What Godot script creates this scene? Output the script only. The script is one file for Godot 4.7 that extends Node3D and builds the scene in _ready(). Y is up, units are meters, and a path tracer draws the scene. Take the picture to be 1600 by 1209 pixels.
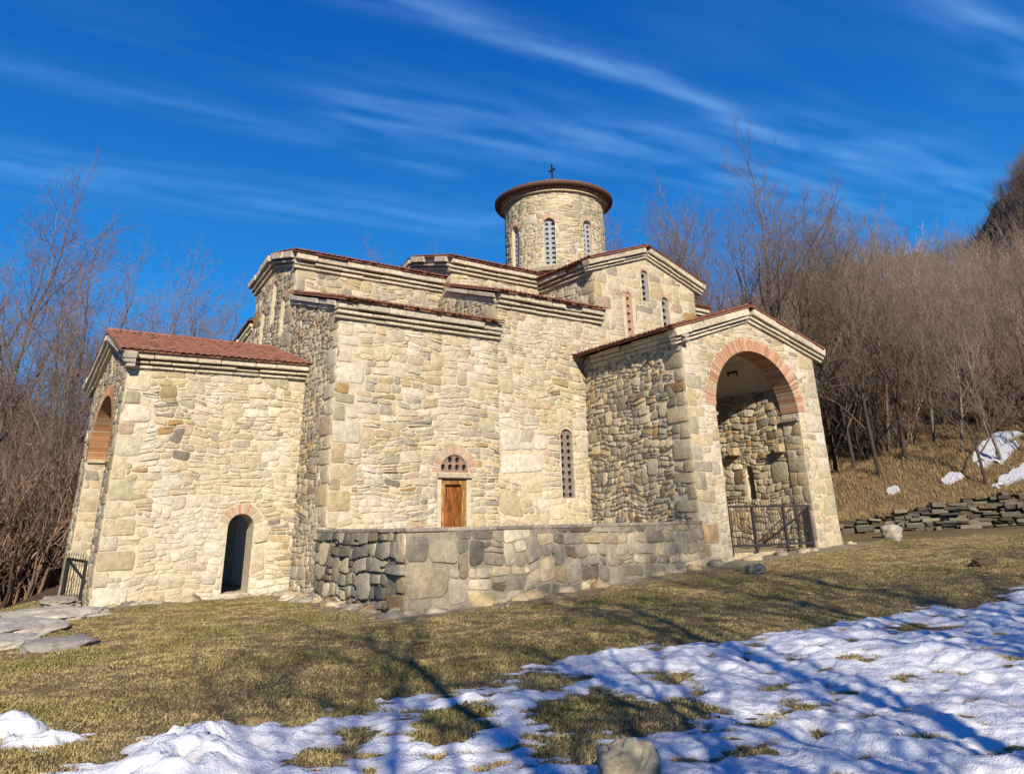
extends Node3D
# A stone church on a winter meadow. World: x runs east along the long wall, y up, z towards the viewer (south).

var rng := RandomNumberGenerator.new()
var M := {}
var warp := FastNoiseLite.new()
var blot := FastNoiseLite.new()
var fine := FastNoiseLite.new()
var stones := []          # every stone laid on a wall, before it becomes geometry
var counts := {}

# ---------------------------------------------------------------- mesh builder
class MB:
	var v := PackedVector3Array()
	var n := PackedVector3Array()
	var c := PackedColorArray()
	var ix := PackedInt32Array()
	func add(p: Vector3, nn: Vector3, col: Color) -> int:
		v.append(p); n.append(nn); c.append(col)
		return v.size() - 1
	func face(a: int, b: int, d: int) -> void:
		var g := (v[b] - v[a]).cross(v[d] - v[a])
		if g.dot(n[a] + n[b] + n[d]) > 0.0:
			ix.append(a); ix.append(d); ix.append(b)
		else:
			ix.append(a); ix.append(b); ix.append(d)
	func tri(a: Vector3, b: Vector3, d: Vector3, nn: Vector3, col: Color) -> void:
		var i := add(a, nn, col)
		add(b, nn, col); add(d, nn, col)
		face(i, i + 1, i + 2)
	func quad(a: Vector3, b: Vector3, d: Vector3, e: Vector3, nn: Vector3, col: Color) -> void:
		var i := add(a, nn, col)
		add(b, nn, col); add(d, nn, col); add(e, nn, col)
		face(i, i + 1, i + 2); face(i, i + 2, i + 3)
	func flat(a: Vector3, b: Vector3, d: Vector3, e: Vector3, away: Vector3, col: Color) -> void:
		var nn := (d - a).cross(e - b).normalized()
		if nn.dot((a + b + d + e) * 0.25 - away) < 0.0:
			nn = -nn
		quad(a, b, d, e, nn, col)
	# a box with chamfered long edges: centre, three half vectors, chamfer
	func box(o: Vector3, a: Vector3, b: Vector3, d: Vector3, col: Color, cut := 0.0) -> void:
		var la := a.length(); var lb := b.length(); var ld := d.length()
		var ax := [a / la, b / lb, d / ld]
		var h := [la, lb, ld]
		if cut <= 0.0:
			for k in 3:
				var p: Vector3 = ax[(k + 1) % 3] * h[(k + 1) % 3]
				var q: Vector3 = ax[(k + 2) % 3] * h[(k + 2) % 3]
				for s in [-1.0, 1.0]:
					var f: Vector3 = o + ax[k] * h[k] * s
					quad(f - p - q, f + p - q, f + p + q, f - p + q, ax[k] * s, col)
			return
		for k in 3:
			var k1 := (k + 1) % 3
			var k2 := (k + 2) % 3
			var p: Vector3 = ax[k1] * (h[k1] - cut)
			var q: Vector3 = ax[k2] * (h[k2] - cut)
			for s in [-1.0, 1.0]:
				var f: Vector3 = o + ax[k] * h[k] * s
				quad(f - p - q, f + p - q, f + p + q, f - p + q, ax[k] * s, col)
			# edges parallel to axis k
			for s in [-1.0, 1.0]:
				for t in [-1.0, 1.0]:
					var r: Vector3 = ax[k] * (h[k] - cut)
					var e0: Vector3 = o + ax[k1] * h[k1] * s + ax[k2] * (h[k2] - cut) * t
					var e1: Vector3 = o + ax[k1] * (h[k1] - cut) * s + ax[k2] * h[k2] * t
					quad(e0 - r, e0 + r, e1 + r, e1 - r, (ax[k1] * s + ax[k2] * t).normalized(), col)
		for s in [-1.0, 1.0]:
			for t in [-1.0, 1.0]:
				for w in [-1.0, 1.0]:
					var A: Vector3 = ax[0] * s; var B: Vector3 = ax[1] * t; var D: Vector3 = ax[2] * w
					tri(o + A * h[0] + B * (h[1] - cut) + D * (h[2] - cut), o + A * (h[0] - cut) + B * h[1] + D * (h[2] - cut), o + A * (h[0] - cut) + B * (h[1] - cut) + D * h[2], (A + B + D).normalized(), col)
	func bar(a: Vector3, b: Vector3, r0: float, r1: float, sides: int, col: Color) -> void:
		var t := (b - a).normalized()
		var u := t.cross(Vector3(0.31, 0.17, 0.93)).normalized()
		var w := t.cross(u)
		var base := v.size()
		for k in sides:
			var ang := TAU * k / sides
			var dir := u * cos(ang) + w * sin(ang)
			add(a + dir * r0, dir, col)
			add(b + dir * r1, dir, col)
		for k in sides:
			var i := base + 2 * k
			var j := base + 2 * ((k + 1) % sides)
			face(i, j, j + 1); face(i, j + 1, i + 1)
	func mesh(m: Material) -> ArrayMesh:
		var out := ArrayMesh.new()
		if v.is_empty():
			return out
		var arr := []
		arr.resize(Mesh.ARRAY_MAX)
		arr[Mesh.ARRAY_VERTEX] = v
		arr[Mesh.ARRAY_NORMAL] = n
		arr[Mesh.ARRAY_COLOR] = c
		arr[Mesh.ARRAY_INDEX] = ix
		out.add_surface_from_arrays(Mesh.PRIMITIVE_TRIANGLES, arr)
		out.surface_set_material(0, m)
		return out

# ---------------------------------------------------------------- wall frames: u along the wall, v up, d out of it
class Fr:
	var o := Vector3.ZERO
	var u := Vector3.RIGHT
	var n := Vector3.BACK
	var R := 0.0
	func at(a: float, b: float, d: float) -> Vector3:
		if R > 0.0:
			var t := a / R
			return o + Vector3(sin(t) * (R + d), b, cos(t) * (R + d))
		return o + u * a + Vector3(0, b, 0) + n * d
	func dir(a: float, x: float, y: float, z: float) -> Vector3:
		if R > 0.0:
			var t := a / R
			return (Vector3(cos(t), 0, -sin(t)) * x + Vector3(0, y, 0) + Vector3(sin(t), 0, cos(t)) * z).normalized()
		return (u * x + Vector3(0, y, 0) + n * z).normalized()

func frame(a: Vector3, b: Vector3, out: Vector3) -> Fr:
	var f := Fr.new()
	f.o = a
	f.u = (b - a).normalized()
	f.n = f.u.cross(Vector3.UP).normalized()
	if f.n.dot(out) < 0.0:
		f.n = -f.n
	return f

# ---------------------------------------------------------------- nodes
func numbered(called: String, parent: Node) -> String:
	var key := str(parent.get_instance_id()) + called
	var k: int = counts.get(key, 0)
	counts[key] = k + 1
	return called if k == 0 else "%s_%03d" % [called, k]

func obj(called: String, mesh: Mesh, parent: Node, pos := Vector3.ZERO) -> MeshInstance3D:
	var o := MeshInstance3D.new()
	o.name = numbered(called, parent)
	o.mesh = mesh
	o.position = pos - world_of(parent)
	parent.add_child(o, true)
	return o

func world_of(p: Node) -> Vector3:
	var w := Vector3.ZERO
	while p != self and p is Node3D:
		w += p.position
		p = p.get_parent()
	return w

func thing(called: String, label: String, category: String, at := Vector3.ZERO, group := "") -> Node3D:
	var o := Node3D.new()
	o.name = numbered(called, self)
	add_child(o, true)
	o.position = at
	tag(o, label, category, group)
	return o

func tag(o: Node, label: String, category: String, group := "", kind := "") -> void:
	if label: o.set_meta("label", label)
	if category: o.set_meta("category", category)
	if group: o.set_meta("group", group)
	if kind: o.set_meta("kind", kind)

func rnd(a: float, b: float) -> float:
	return rng.randf_range(a, b)

func shade(col: Color, f: float) -> Color:
	return Color(col.r * f, col.g * f, col.b * f)

# ---------------------------------------------------------------- textures and materials
func noise_image(seed_: int, freq: float, oct: int, size: int) -> Image:
	var f := FastNoiseLite.new()
	f.seed = seed_
	f.noise_type = FastNoiseLite.TYPE_SIMPLEX_SMOOTH
	f.frequency = freq
	f.fractal_octaves = oct
	return f.get_seamless_image(size, size)

func grain(seed_: int, f1: float, f2: float, lo: Color, hi: Color, size := 512, mixing := 0.5) -> ImageTexture:
	var a := noise_image(seed_, f1, 4, size).get_data()
	var b := noise_image(seed_ + 7, f2, 3, size).get_data()
	var out := PackedByteArray()
	out.resize(size * size * 3)
	for i in size * size:
		var t := (a[i] * (1.0 - mixing) + b[i] * mixing) / 255.0
		t = clampf((t - 0.5) * 1.5 + 0.5, 0.0, 1.0)
		out[3 * i] = int(255.0 * lerpf(lo.r, hi.r, t))
		out[3 * i + 1] = int(255.0 * lerpf(lo.g, hi.g, t))
		out[3 * i + 2] = int(255.0 * lerpf(lo.b, hi.b, t))
	var im := Image.create_from_data(size, size, false, Image.FORMAT_RGB8, out)
	return ImageTexture.create_from_image(im)

func relief(seed_: int, f1: float, f2: float, size := 512) -> ImageTexture:
	var a := noise_image(seed_, f1, 5, size).get_data()
	var b := noise_image(seed_ + 3, f2, 3, size).get_data()
	var out := PackedByteArray()
	out.resize(size * size)
	for i in size * size:
		out[i] = int(a[i] * 0.6 + b[i] * 0.4)
	return ImageTexture.create_from_image(Image.create_from_data(size, size, false, Image.FORMAT_L8, out))

func material(called: String, rough: float, tex: Texture2D = null, bump: Texture2D = null, cm := 0.0, metres := 2.5, tint := Color.WHITE, vertex := true) -> StandardMaterial3D:
	var m := StandardMaterial3D.new()
	m.resource_name = called
	m.roughness = rough
	m.metallic_specular = 0.3
	m.albedo_color = tint
	m.vertex_color_use_as_albedo = vertex
	if tex:
		m.albedo_texture = tex
		m.uv1_triplanar = true
		m.uv1_world_triplanar = true
		m.uv1_scale = Vector3.ONE / metres
	if bump:
		m.heightmap_enabled = true
		m.heightmap_texture = bump
		m.heightmap_scale = cm
	M[called] = m
	return m

func srgb(l: Color) -> Color:
	return l.linear_to_srgb()

func make_materials() -> void:
	var stone_tex := grain(11, 0.012, 0.05, Color(0.74, 0.73, 0.72), Color(1, 1, 1))
	var stone_rel := relief(21, 0.02, 0.09)
	material("stone", 0.92, stone_tex, stone_rel, 2.2, 1.7)
	material("mortar", 0.97, grain(31, 0.01, 0.08, Color(0.80, 0.79, 0.78), Color(1, 1, 1)), stone_rel, 2.5, 1.3)
	material("tile", 0.85, grain(41, 0.01, 0.06, Color(0.70, 0.70, 0.72), Color(1, 1, 1)), stone_rel, 0.6, 1.1)
	material("brick", 0.9, grain(45, 0.02, 0.08, Color(0.76, 0.74, 0.72), Color(1, 1, 1)), stone_rel, 1.0, 0.9)
	material("plaster", 0.9, grain(51, 0.006, 0.03, Color(0.86, 0.85, 0.84), Color(1, 1, 1)), stone_rel, 0.4, 2.5)
	material("ground", 0.98, grain(61, 0.016, 0.09, Color(0.70, 0.69, 0.66), Color(1, 1, 1)), relief(65, 0.03, 0.12), 4.0, 2.3)
	var snow := material("snow", 0.55, grain(71, 0.012, 0.07, Color(0.90, 0.91, 0.93), Color(1, 1, 1)), relief(75, 0.02, 0.1), 2.5, 1.1)
	snow.metallic_specular = 0.4
	material("bark", 0.95, grain(81, 0.02, 0.09, Color(0.66, 0.65, 0.64), Color(1, 1, 1)), null, 0.0, 1.6)
	material("twig", 0.95)
	var gr := material("grass", 0.9)
	gr.backlight = Color(0.25, 0.2, 0.1)
	var iron := material("iron", 0.6, null, null, 0.0, 1.0, srgb(Color(0.05, 0.044, 0.05)), false)
	iron.metallic = 0.3
	material("dark_iron", 0.55, null, null, 0.0, 1.0, srgb(Color(0.02, 0.022, 0.024)), false)
	material("pale_glass", 0.2, null, null, 0.0, 1.0, srgb(Color(0.13, 0.155, 0.19)), false)
	material("dark_glass", 0.15, null, null, 0.0, 1.0, srgb(Color(0.02, 0.025, 0.035)), false)
	var w := wood_image()
	var wood := material("wood", 0.55, w, null, 0.0, 1.0, Color.WHITE, true)
	wood.uv1_scale = Vector3(1.0, 0.35, 1.0)

func wood_image() -> ImageTexture:
	var f := FastNoiseLite.new()
	f.seed = 5
	f.frequency = 1.0
	f.fractal_octaves = 4
	var size := 256
	var im := Image.create(size, size, false, Image.FORMAT_RGB8)
	for y in size:
		for x in size:
			var t := f.get_noise_2d(x * 0.11, y * 0.012) * 0.5 + 0.5
			var k := f.get_noise_2d(x * 0.03 + 40.0, y * 0.03) * 0.5 + 0.5
			var q := clampf(t * 1.3 - 0.15 + (k - 0.5) * 0.7, 0.0, 1.0)
			im.set_pixel(x, y, Color(lerpf(0.42, 1.0, q), lerpf(0.36, 1.0, q), lerpf(0.32, 1.0, q)))
	return ImageTexture.create_from_image(im)

# ---------------------------------------------------------------- terrain
const KX := [-60.0, -30.0, -12.0, -5.3, 0.0, 5.0, 10.0, 16.0, 20.0, 26.0, 40.0, 80.0]
const KY := [-4.0, -2.6, -1.95, -1.8, -1.78, -1.55, -1.22, -0.88, -0.65, -0.4, 0.1, 1.0]

func ss(a: float, b: float, x: float) -> float:
	var t := clampf((x - a) / (b - a), 0.0, 1.0)
	return t * t * (3.0 - 2.0 * t)

func ground_y(x: float, z: float) -> float:
	var y: float = KY[0]
	if x >= KX[-1]:
		y = KY[-1]
	else:
		for k in KX.size() - 1:
			if x >= KX[k] and x < KX[k + 1]:
				y = lerpf(KY[k], KY[k + 1], (x - KX[k]) / (KX[k + 1] - KX[k]))
	y += 0.012 * maxf(z - 6.0, 0.0)
	y -= 5.5 * ss(-3.0, -30.0, z) * ss(-4.8, -9.0, x)
	var dx := x - 20.8
	var dz := z - 3.0
	var s := dx * 0.618 + dz * 0.787
	var d := dx * 0.787 - dz * 0.618
	y += clampf(0.45 + 0.8 * s / 7.0, 0.0, 1.3) * ss(0.0, 0.35, d) + 2.3 * ss(1.0, 8.0, d) * clampf((s + 8.0) / 12.0, 0.0, 1.0)
	var h := maxf(0.0, d - 9.0)
	h = 0.36 * h if h < 90.0 else 0.36 * 90.0 + 0.1 * (h - 90.0)
	y += h * (0.32 + 0.68 * ss(-60.0, 25.0, s))
	return y

func ground_bumpy(x: float, z: float) -> float:
	return ground_y(x, z) + fine.get_noise_2d(x * 0.9, z * 0.9) * 0.045 + fine.get_noise_2d(x * 0.22 + 50.0, z * 0.22) * 0.08 * ss(7.0, 9.0, absf(z - 0.0) + absf(x + 20.0) * 0.0)

func near_build(x: float, z: float) -> float:
	# how close a spot is to the foot of the walls (bare trodden earth there)
	var d := 99.0
	for r in [[-5.3, -9.0, 0.0, -2.6], [-0.3, -13.0, 9.8, 5.3], [9.8, -2.0, 16.4, 5.7]]:
		var px := maxf(maxf(r[0] - x, x - r[2]), 0.0)
		var pz := maxf(maxf(r[1] - z, z - r[3]), 0.0)
		d = minf(d, sqrt(px * px + pz * pz))
	return d

# ---------------------------------------------------------------- walls
func arch_hole(u0: float, u1: float, v0: float, spring: float, rise := -1.0, k := 10) -> PackedVector2Array:
	var p := PackedVector2Array([Vector2(u0, v0), Vector2(u1, v0)])
	var c := (u0 + u1) * 0.5
	var r := (u1 - u0) * 0.5
	var h := r if rise < 0.0 else rise
	for i in k + 1:
		var a := PI * i / k
		p.append(Vector2(c + cos(a) * r, spring + sin(a) * h))
	return p

func disc(c: Vector2, rx: float, ry: float, k := 10) -> PackedVector2Array:
	var p := PackedVector2Array()
	for i in k:
		var a := TAU * (i + 0.5) / k
		p.append(c + Vector2(cos(a) * rx, sin(a) * ry))
	return p

func bounds(p: PackedVector2Array) -> Rect2:
	var r := Rect2(p[0], Vector2.ZERO)
	for q in p:
		r = r.expand(q)
	return r

# a wall of some thickness with openings: front, back, rims and reveals
func panel(f: Fr, outline: PackedVector2Array, holes: Array, thick: float, col: Color, mb: MB, reveal_col := Color(0, 0, 0, 0)) -> void:
	var bb := bounds(outline)
	var cuts := [bb.position.x - 1.0]
	for h in holes:
		cuts.append(bounds(h).get_center().x)
	if f.R > 0.0:
		var k := bb.position.x
		while k < bb.end.x:
			cuts.append(k)
			k += f.R * TAU / 48.0
	cuts.append(bb.end.x + 1.0)
	cuts.sort()
	for i in cuts.size() - 1:
		if cuts[i + 1] - cuts[i] < 0.001:
			continue
		var strip := PackedVector2Array([Vector2(cuts[i], bb.position.y - 1.0), Vector2(cuts[i + 1], bb.position.y - 1.0), Vector2(cuts[i + 1], bb.end.y + 1.0), Vector2(cuts[i], bb.end.y + 1.0)])
		var parts: Array = Geometry2D.intersect_polygons(outline, strip)
		for h in holes:
			var next := []
			for p in parts:
				next.append_array(Geometry2D.clip_polygons(p, h))
			parts = next
		for p in parts:
			var idx := Geometry2D.triangulate_polygon(p)
			for face_side in 2:
				var d := 0.0 if face_side == 0 else -thick
				var sgn := 1.0 if face_side == 0 else -1.0
				var base := mb.v.size()
				for q in p:
					mb.add(f.at(q.x, q.y, d), f.dir(q.x, 0, 0, sgn), col)
				for t in idx.size() / 3:
					mb.face(base + idx[3 * t], base + idx[3 * t + 1], base + idx[3 * t + 2])
	var rc := col if reveal_col.a == 0.0 else reveal_col
	var rims := [[outline, 1.0, col]]
	for h in holes:
		rims.append([h, -1.0, rc])
	for rim in rims:
		var p: PackedVector2Array = rim[0]
		var c := bounds(p).get_center()
		for i in p.size():
			var a := p[i]
			var b := p[(i + 1) % p.size()]
			if a.distance_to(b) < 0.0005:
				continue
			var e := (b - a).normalized()
			var nn := Vector2(e.y, -e.x)
			if nn.dot((a + b) * 0.5 - c) * float(rim[1]) < 0.0:
				nn = -nn
			var wn := f.dir((a.x + b.x) * 0.5, nn.x, nn.y, 0.0)
			mb.quad(f.at(a.x, a.y, 0), f.at(b.x, b.y, 0), f.at(b.x, b.y, -thick), f.at(a.x, a.y, -thick), wn, rim[2])

const CREAM := Color(0.58, 0.49, 0.325)
const SAND := Color(0.52, 0.415, 0.245)
const OCHRE := Color(0.44, 0.285, 0.135)
const GREY := Color(0.40, 0.355, 0.285)
const OLIVE := Color(0.47, 0.43, 0.295)
const PALE := Color(0.64, 0.565, 0.425)
const PINK := Color(0.55, 0.41, 0.30)
const BROWN := Color(0.25, 0.185, 0.125)
const SLATE := Color(0.27, 0.245, 0.205)
const MORTAR := Color(0.65, 0.57, 0.425)

var PAL_LIGHT := [[CREAM, 34], [PALE, 24], [SAND, 14], [GREY, 13], [OLIVE, 14], [OCHRE, 2.5], [PINK, 3], [SLATE, 3], [BROWN, 1]]
var PAL_GREY := [[CREAM, 22], [GREY, 30], [OLIVE, 20], [SAND, 12], [SLATE, 8], [BROWN, 3], [OCHRE, 2], [PALE, 14]]
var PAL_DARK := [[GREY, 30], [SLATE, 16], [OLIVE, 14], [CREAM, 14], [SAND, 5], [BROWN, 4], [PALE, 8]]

func pick(pal: Array) -> Color:
	var total := 0.0
	for p in pal:
		total += p[1]
	var t := rng.randf() * total
	for p in pal:
		t -= p[1]
		if t <= 0.0:
			return p[0]
	return pal[0][0]

func warped(p: Vector2, off: float, k: float) -> Vector2:
	var slow := Vector2(blot.get_noise_2d(p.x * 1.1 + off, p.y * 1.1), blot.get_noise_2d(p.x * 1.1 + off, p.y * 1.1 + 55.0))
	return p + Vector2(warp.get_noise_2d(p.x * 1.5 + off, p.y * 1.5), warp.get_noise_2d(p.x * 1.5 + off, p.y * 1.5 + 77.0)) * k + slow * k * 2.4

# one stone: a cell of the wall pattern becomes an uneven rounded polygon
func emit_stone(f: Fr, cell: Array, o: Dictionary, outline: PackedVector2Array, holes: Array, boxes: Array) -> void:
	var j: float = o.joint * rnd(0.6, 1.4) * 0.5
	var q := []
	for k in 4:
		q.append(warped(cell[k], o.off, o.get("warp", 0.085)))
	var c: Vector2 = (q[0] + q[1] + q[2] + q[3]) * 0.25
	var wide: float = absf(q[1].x - q[0].x)
	var high: float = absf(q[2].y - q[1].y)
	if wide < 0.05 or high < 0.035:
		return
	var poly := PackedVector2Array()
	var jag: float = o.get("jag", 1.15)
	for k in 4:
		var p: Vector2 = q[k]
		var a: Vector2 = q[(k + 3) % 4]
		var b: Vector2 = q[(k + 1) % 4]
		# pull in by the joint
		p += Vector2(signf(c.x - p.x) * j, signf(c.y - p.y) * j)
		var m := minf(wide, high)
		var cut1 := m * rnd(0.08, 0.34) * jag
		var cut2 := m * rnd(0.08, 0.34) * jag
		var da := (a - p).normalized()
		var db := (b - p).normalized()
		poly.append(p + da * minf(cut1, wide * 0.4) + Vector2(rnd(-1, 1), rnd(-1, 1)) * m * 0.025 * jag)
		if cut1 + cut2 > m * 0.36:
			poly.append(p + (da * cut1 + db * cut2) * 0.26)
		poly.append(p + db * minf(cut2, wide * 0.4) + Vector2(rnd(-1, 1), rnd(-1, 1)) * m * 0.025 * jag)
		# a bump half way along a long side
		if (b - p).length() > 0.3 and rng.randf() < 0.7:
			poly.append(p.lerp(b + Vector2(signf(c.x - b.x) * j, signf(c.y - b.y) * j), rnd(0.35, 0.65)) + Vector2(rnd(-1, 1), rnd(-1, 1)) * 0.012)
	var polys := [poly]
	var inside := true
	for p in poly:
		if not Geometry2D.is_point_in_polygon(p, outline):
			inside = false
	if not inside:
		polys = Geometry2D.intersect_polygons(poly, outline)
	for h in holes.size():
		if boxes[h].intersects(bounds(poly)):
			var next := []
			for p in polys:
				next.append_array(Geometry2D.clip_polygons(p, holes[h]))
			polys = next
	for p in polys:
		if p.size() < 3:
			continue
		var area := 0.0
		for k in p.size():
			area += p[k].cross(p[(k + 1) % p.size()]) * 0.5
		area = absf(area)
		if area < 0.006:
			continue
		var mid := Vector2.ZERO
		for w in p:
			mid += w
		mid /= p.size()
		var col := pick(o.pal)
		var lift := rnd(0.78, 1.1)
		col = shade(col, lift)
		# lime and pointing smeared over the face, in drifts
		var sm: float = clampf(o.smear + (blot.get_noise_2d(mid.x * 0.9 + o.off, mid.y * 0.55) * 0.9) * o.get("drift", 1.0), 0.0, 0.92)
		col = col.lerp(shade(MORTAR, rnd(0.92, 1.12)), sm * rnd(0.5, 1.0))
		if o.has("lime"):
			# whitewash runs left on the wall
			var lw: float = clampf(blot.get_noise_2d(mid.x * 1.9 + 700.0, mid.y * 0.6 + 30.0) * 2.2 - 0.35 + o.lime + rnd(-0.2, 0.2), 0.0, 1.0)
			col = col.lerp(Color(0.74, 0.69, 0.59), lw * 0.8)
		if o.has("stain"):
			var st: float = clampf(blot.get_noise_2d(mid.x * 0.9 + 300.0, mid.y * 1.6) * 1.6 + o.stain + rnd(-0.15, 0.15), 0.0, 1.0)
			col = col.lerp(Color(0.10, 0.10, 0.095), st * 0.75)
		stones.append({"f": f, "p": p, "mid": mid, "col": col, "area": area, "proud": rnd(o.proud[0], o.proud[1]) * (1.0 - 0.35 * sm), "see": o.see, "to": o.to, "seed": rng.randi()})

func lay(f: Fr, outline: PackedVector2Array, holes: Array, o: Dictionary) -> void:
	var bb := bounds(outline)
	var boxes := []
	for h in holes:
		boxes.append(bounds(h))
	var taken := []          # rectangles already filled (quoins and large blocks)
	for side in ["left", "right"]:
		if not o.has(side):
			continue
		var qv: float = bb.position.y
		var k := 0
		while qv < bb.end.y:
			var qh := rnd(0.28, 0.62)
			var qw := rnd(0.62, 0.95) if k % 2 == (0 if side == "left" else 1) else rnd(0.32, 0.5)
			k += 1
			var u0: float = o[side] if side == "left" else o[side] - qw
			var r := Rect2(u0, qv, qw, qh)
			taken.append(r)
			var oq := o.duplicate()
			oq.pal = o.get("quoin_pal", [[CREAM, 30], [PALE, 12], [SAND, 22], [OLIVE, 16], [OCHRE, 5], [PINK, 5], [GREY, 6]])
			oq.smear = 0.12
			oq.drift = 0.5
			oq.jag = 0.45
			oq.warp = 0.02
			emit_stone(f, [r.position, Vector2(r.end.x, r.position.y), r.end, Vector2(r.position.x, r.end.y)], oq, outline, holes, boxes)
			qv += qh
	for r in o.get("blocks", []):
		taken.append(r)
		var ob := o.duplicate()
		ob.jag = 0.7
		ob.smear = 0.1
		emit_stone(f, [r.position, Vector2(r.end.x, r.position.y), r.end, Vector2(r.position.x, r.end.y)], ob, outline, holes, boxes)
	var v: float = bb.position.y
	var band_h: float = rnd(o.h[0], o.h[1])
	var carry := []
	while v < bb.end.y:
		var h := band_h
		# courses come in drifts of thin and thick stone
		var drift := 0.5 + 0.5 * blot.get_noise_2d(o.off * 3.0, v * 0.9)
		band_h = clampf(lerpf(o.h[0], o.h[1], clampf(drift + rnd(-0.35, 0.35), 0.0, 1.0)), o.h[0], o.h[1])
		var ranges := carry.duplicate()
		for r in taken:
			if minf(r.end.y, v + h) - maxf(r.position.y, v) > 0.02:
				ranges.append(Vector2(r.position.x, r.end.x))
		carry = []
		var u: float = bb.position.x - rnd(0.0, 0.4)
		while u < bb.end.x:
			var skip := false
			for r in ranges:
				if u >= r.x - 0.03 and u < r.y - 0.005:
					u = r.y
					skip = true
			if skip:
				continue
			var w := clampf(h * rnd(o.asp[0], o.asp[1]), 0.13, o.get("long", 0.85))
			for r in ranges:
				if r.x > u and u + w > r.x - 0.1:
					w = r.x - u
			if w < 0.04:
				u += maxf(w, 0.02)
				continue
			var hh := h
			if rng.randf() < o.get("big", 0.08) and h + band_h < 0.62 and w > 0.2:
				hh = h + band_h
				carry.append(Vector2(u, u + w))
			if hh == h and h > o.get("split_over", 0.17) and rng.randf() < o.get("split", 0.35):
				var m := h * rnd(0.38, 0.62)
				var a := u
				emit_stone(f, [Vector2(a, v), Vector2(a + w, v), Vector2(a + w, v + m), Vector2(a, v + m)], o, outline, holes, boxes)
				if w > 0.5 and rng.randf() < 0.6:
					var wm := w * rnd(0.35, 0.65)
					emit_stone(f, [Vector2(a, v + m), Vector2(a + wm, v + m), Vector2(a + wm, v + h), Vector2(a, v + h)], o, outline, holes, boxes)
					emit_stone(f, [Vector2(a + wm, v + m), Vector2(a + w, v + m), Vector2(a + w, v + h), Vector2(a + wm, v + h)], o, outline, holes, boxes)
				else:
					emit_stone(f, [Vector2(a, v + m), Vector2(a + w, v + m), Vector2(a + w, v + h), Vector2(a, v + h)], o, outline, holes, boxes)
			else:
				emit_stone(f, [Vector2(u, v), Vector2(u + w, v), Vector2(u + w, v + hh), Vector2(u, v + hh)], o, outline, holes, boxes)
			u += w
		v += h

func stone_into(mb: MB, s: Dictionary, origin: Vector3) -> void:
	var f: Fr = s.f
	var r := RandomNumberGenerator.new()
	r.seed = s.seed
	var p: PackedVector2Array = s.p
	var k := p.size()
	var mid: Vector2 = s.mid
	var proud: float = s.proud
	var col: Color = s.col
	var size := sqrt(s.area)
	var inset := clampf(0.022 / size, 0.05, 0.22)
	var tilt := Vector2(r.randf_range(-1, 1), r.randf_range(-1.3, 0.5)) * proud * 0.9
	var base := mb.v.size()
	for q in p:
		var out: Vector2 = (q - mid).normalized()
		mb.add(f.at(q.x, q.y, -0.02) - origin, f.dir(q.x, out.x, out.y, 0.1), col)
	for q in p:
		var out: Vector2 = (q - mid).normalized()
		mb.add(f.at(q.x, q.y, proud * 0.55) - origin, f.dir(q.x, out.x * 0.9, out.y * 0.9, 0.6), col)
	for q in p:
		var out: Vector2 = (q - mid).normalized()
		var w: Vector2 = q.lerp(mid, inset)
		var rel: Vector2 = (q - mid) / maxf(size, 0.1)
		var lift: float = proud * r.randf_range(0.8, 1.15) + tilt.dot(rel) * 0.6
		mb.add(f.at(w.x, w.y, maxf(lift, proud * 0.5)) - origin, f.dir(q.x, out.x * 0.22 - tilt.x * 3.0, out.y * 0.22 - tilt.y * 3.0, 1.0), shade(col, r.randf_range(0.94, 1.06)))
	var ci := mb.add(f.at(mid.x, mid.y, proud * r.randf_range(1.0, 1.3)) - origin, f.dir(mid.x, -tilt.x * 3.0, -tilt.y * 3.0, 1.0), shade(col, r.randf_range(0.94, 1.08)))
	for i in k:
		var j := (i + 1) % k
		for ring in 2:
			var a := base + ring * k + i
			var b := base + ring * k + j
			mb.face(a, b, b + k)
			mb.face(a, b + k, a + k)
		mb.face(base + 2 * k + i, base + 2 * k + j, ci)

# the stones that show largest become meshes of their own, the rest of a thing's stones one mesh
func set_stones(owner: Node, most: int) -> void:
	var list := stones
	stones = []
	list.sort_custom(func(a, b): return a.area * a.see > b.area * b.see)
	var rest := MB.new()
	for i in list.size():
		var s: Dictionary = list[i]
		if i < most and s.see > 0.0:
			var mb := MB.new()
			var org: Vector3 = s.f.at(s.mid.x, s.mid.y, 0.0)
			stone_into(mb, s, org)
			var to: Node3D = s.to
			obj("stone", mb.mesh(M.stone), to, org)
		else:
			stone_into(rest, s, Vector3.ZERO)
	if rest.v.size() > 0:
		var o := obj("rubble", rest.mesh(M.stone), owner)
		o.set_meta("kind", "stuff")

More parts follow.
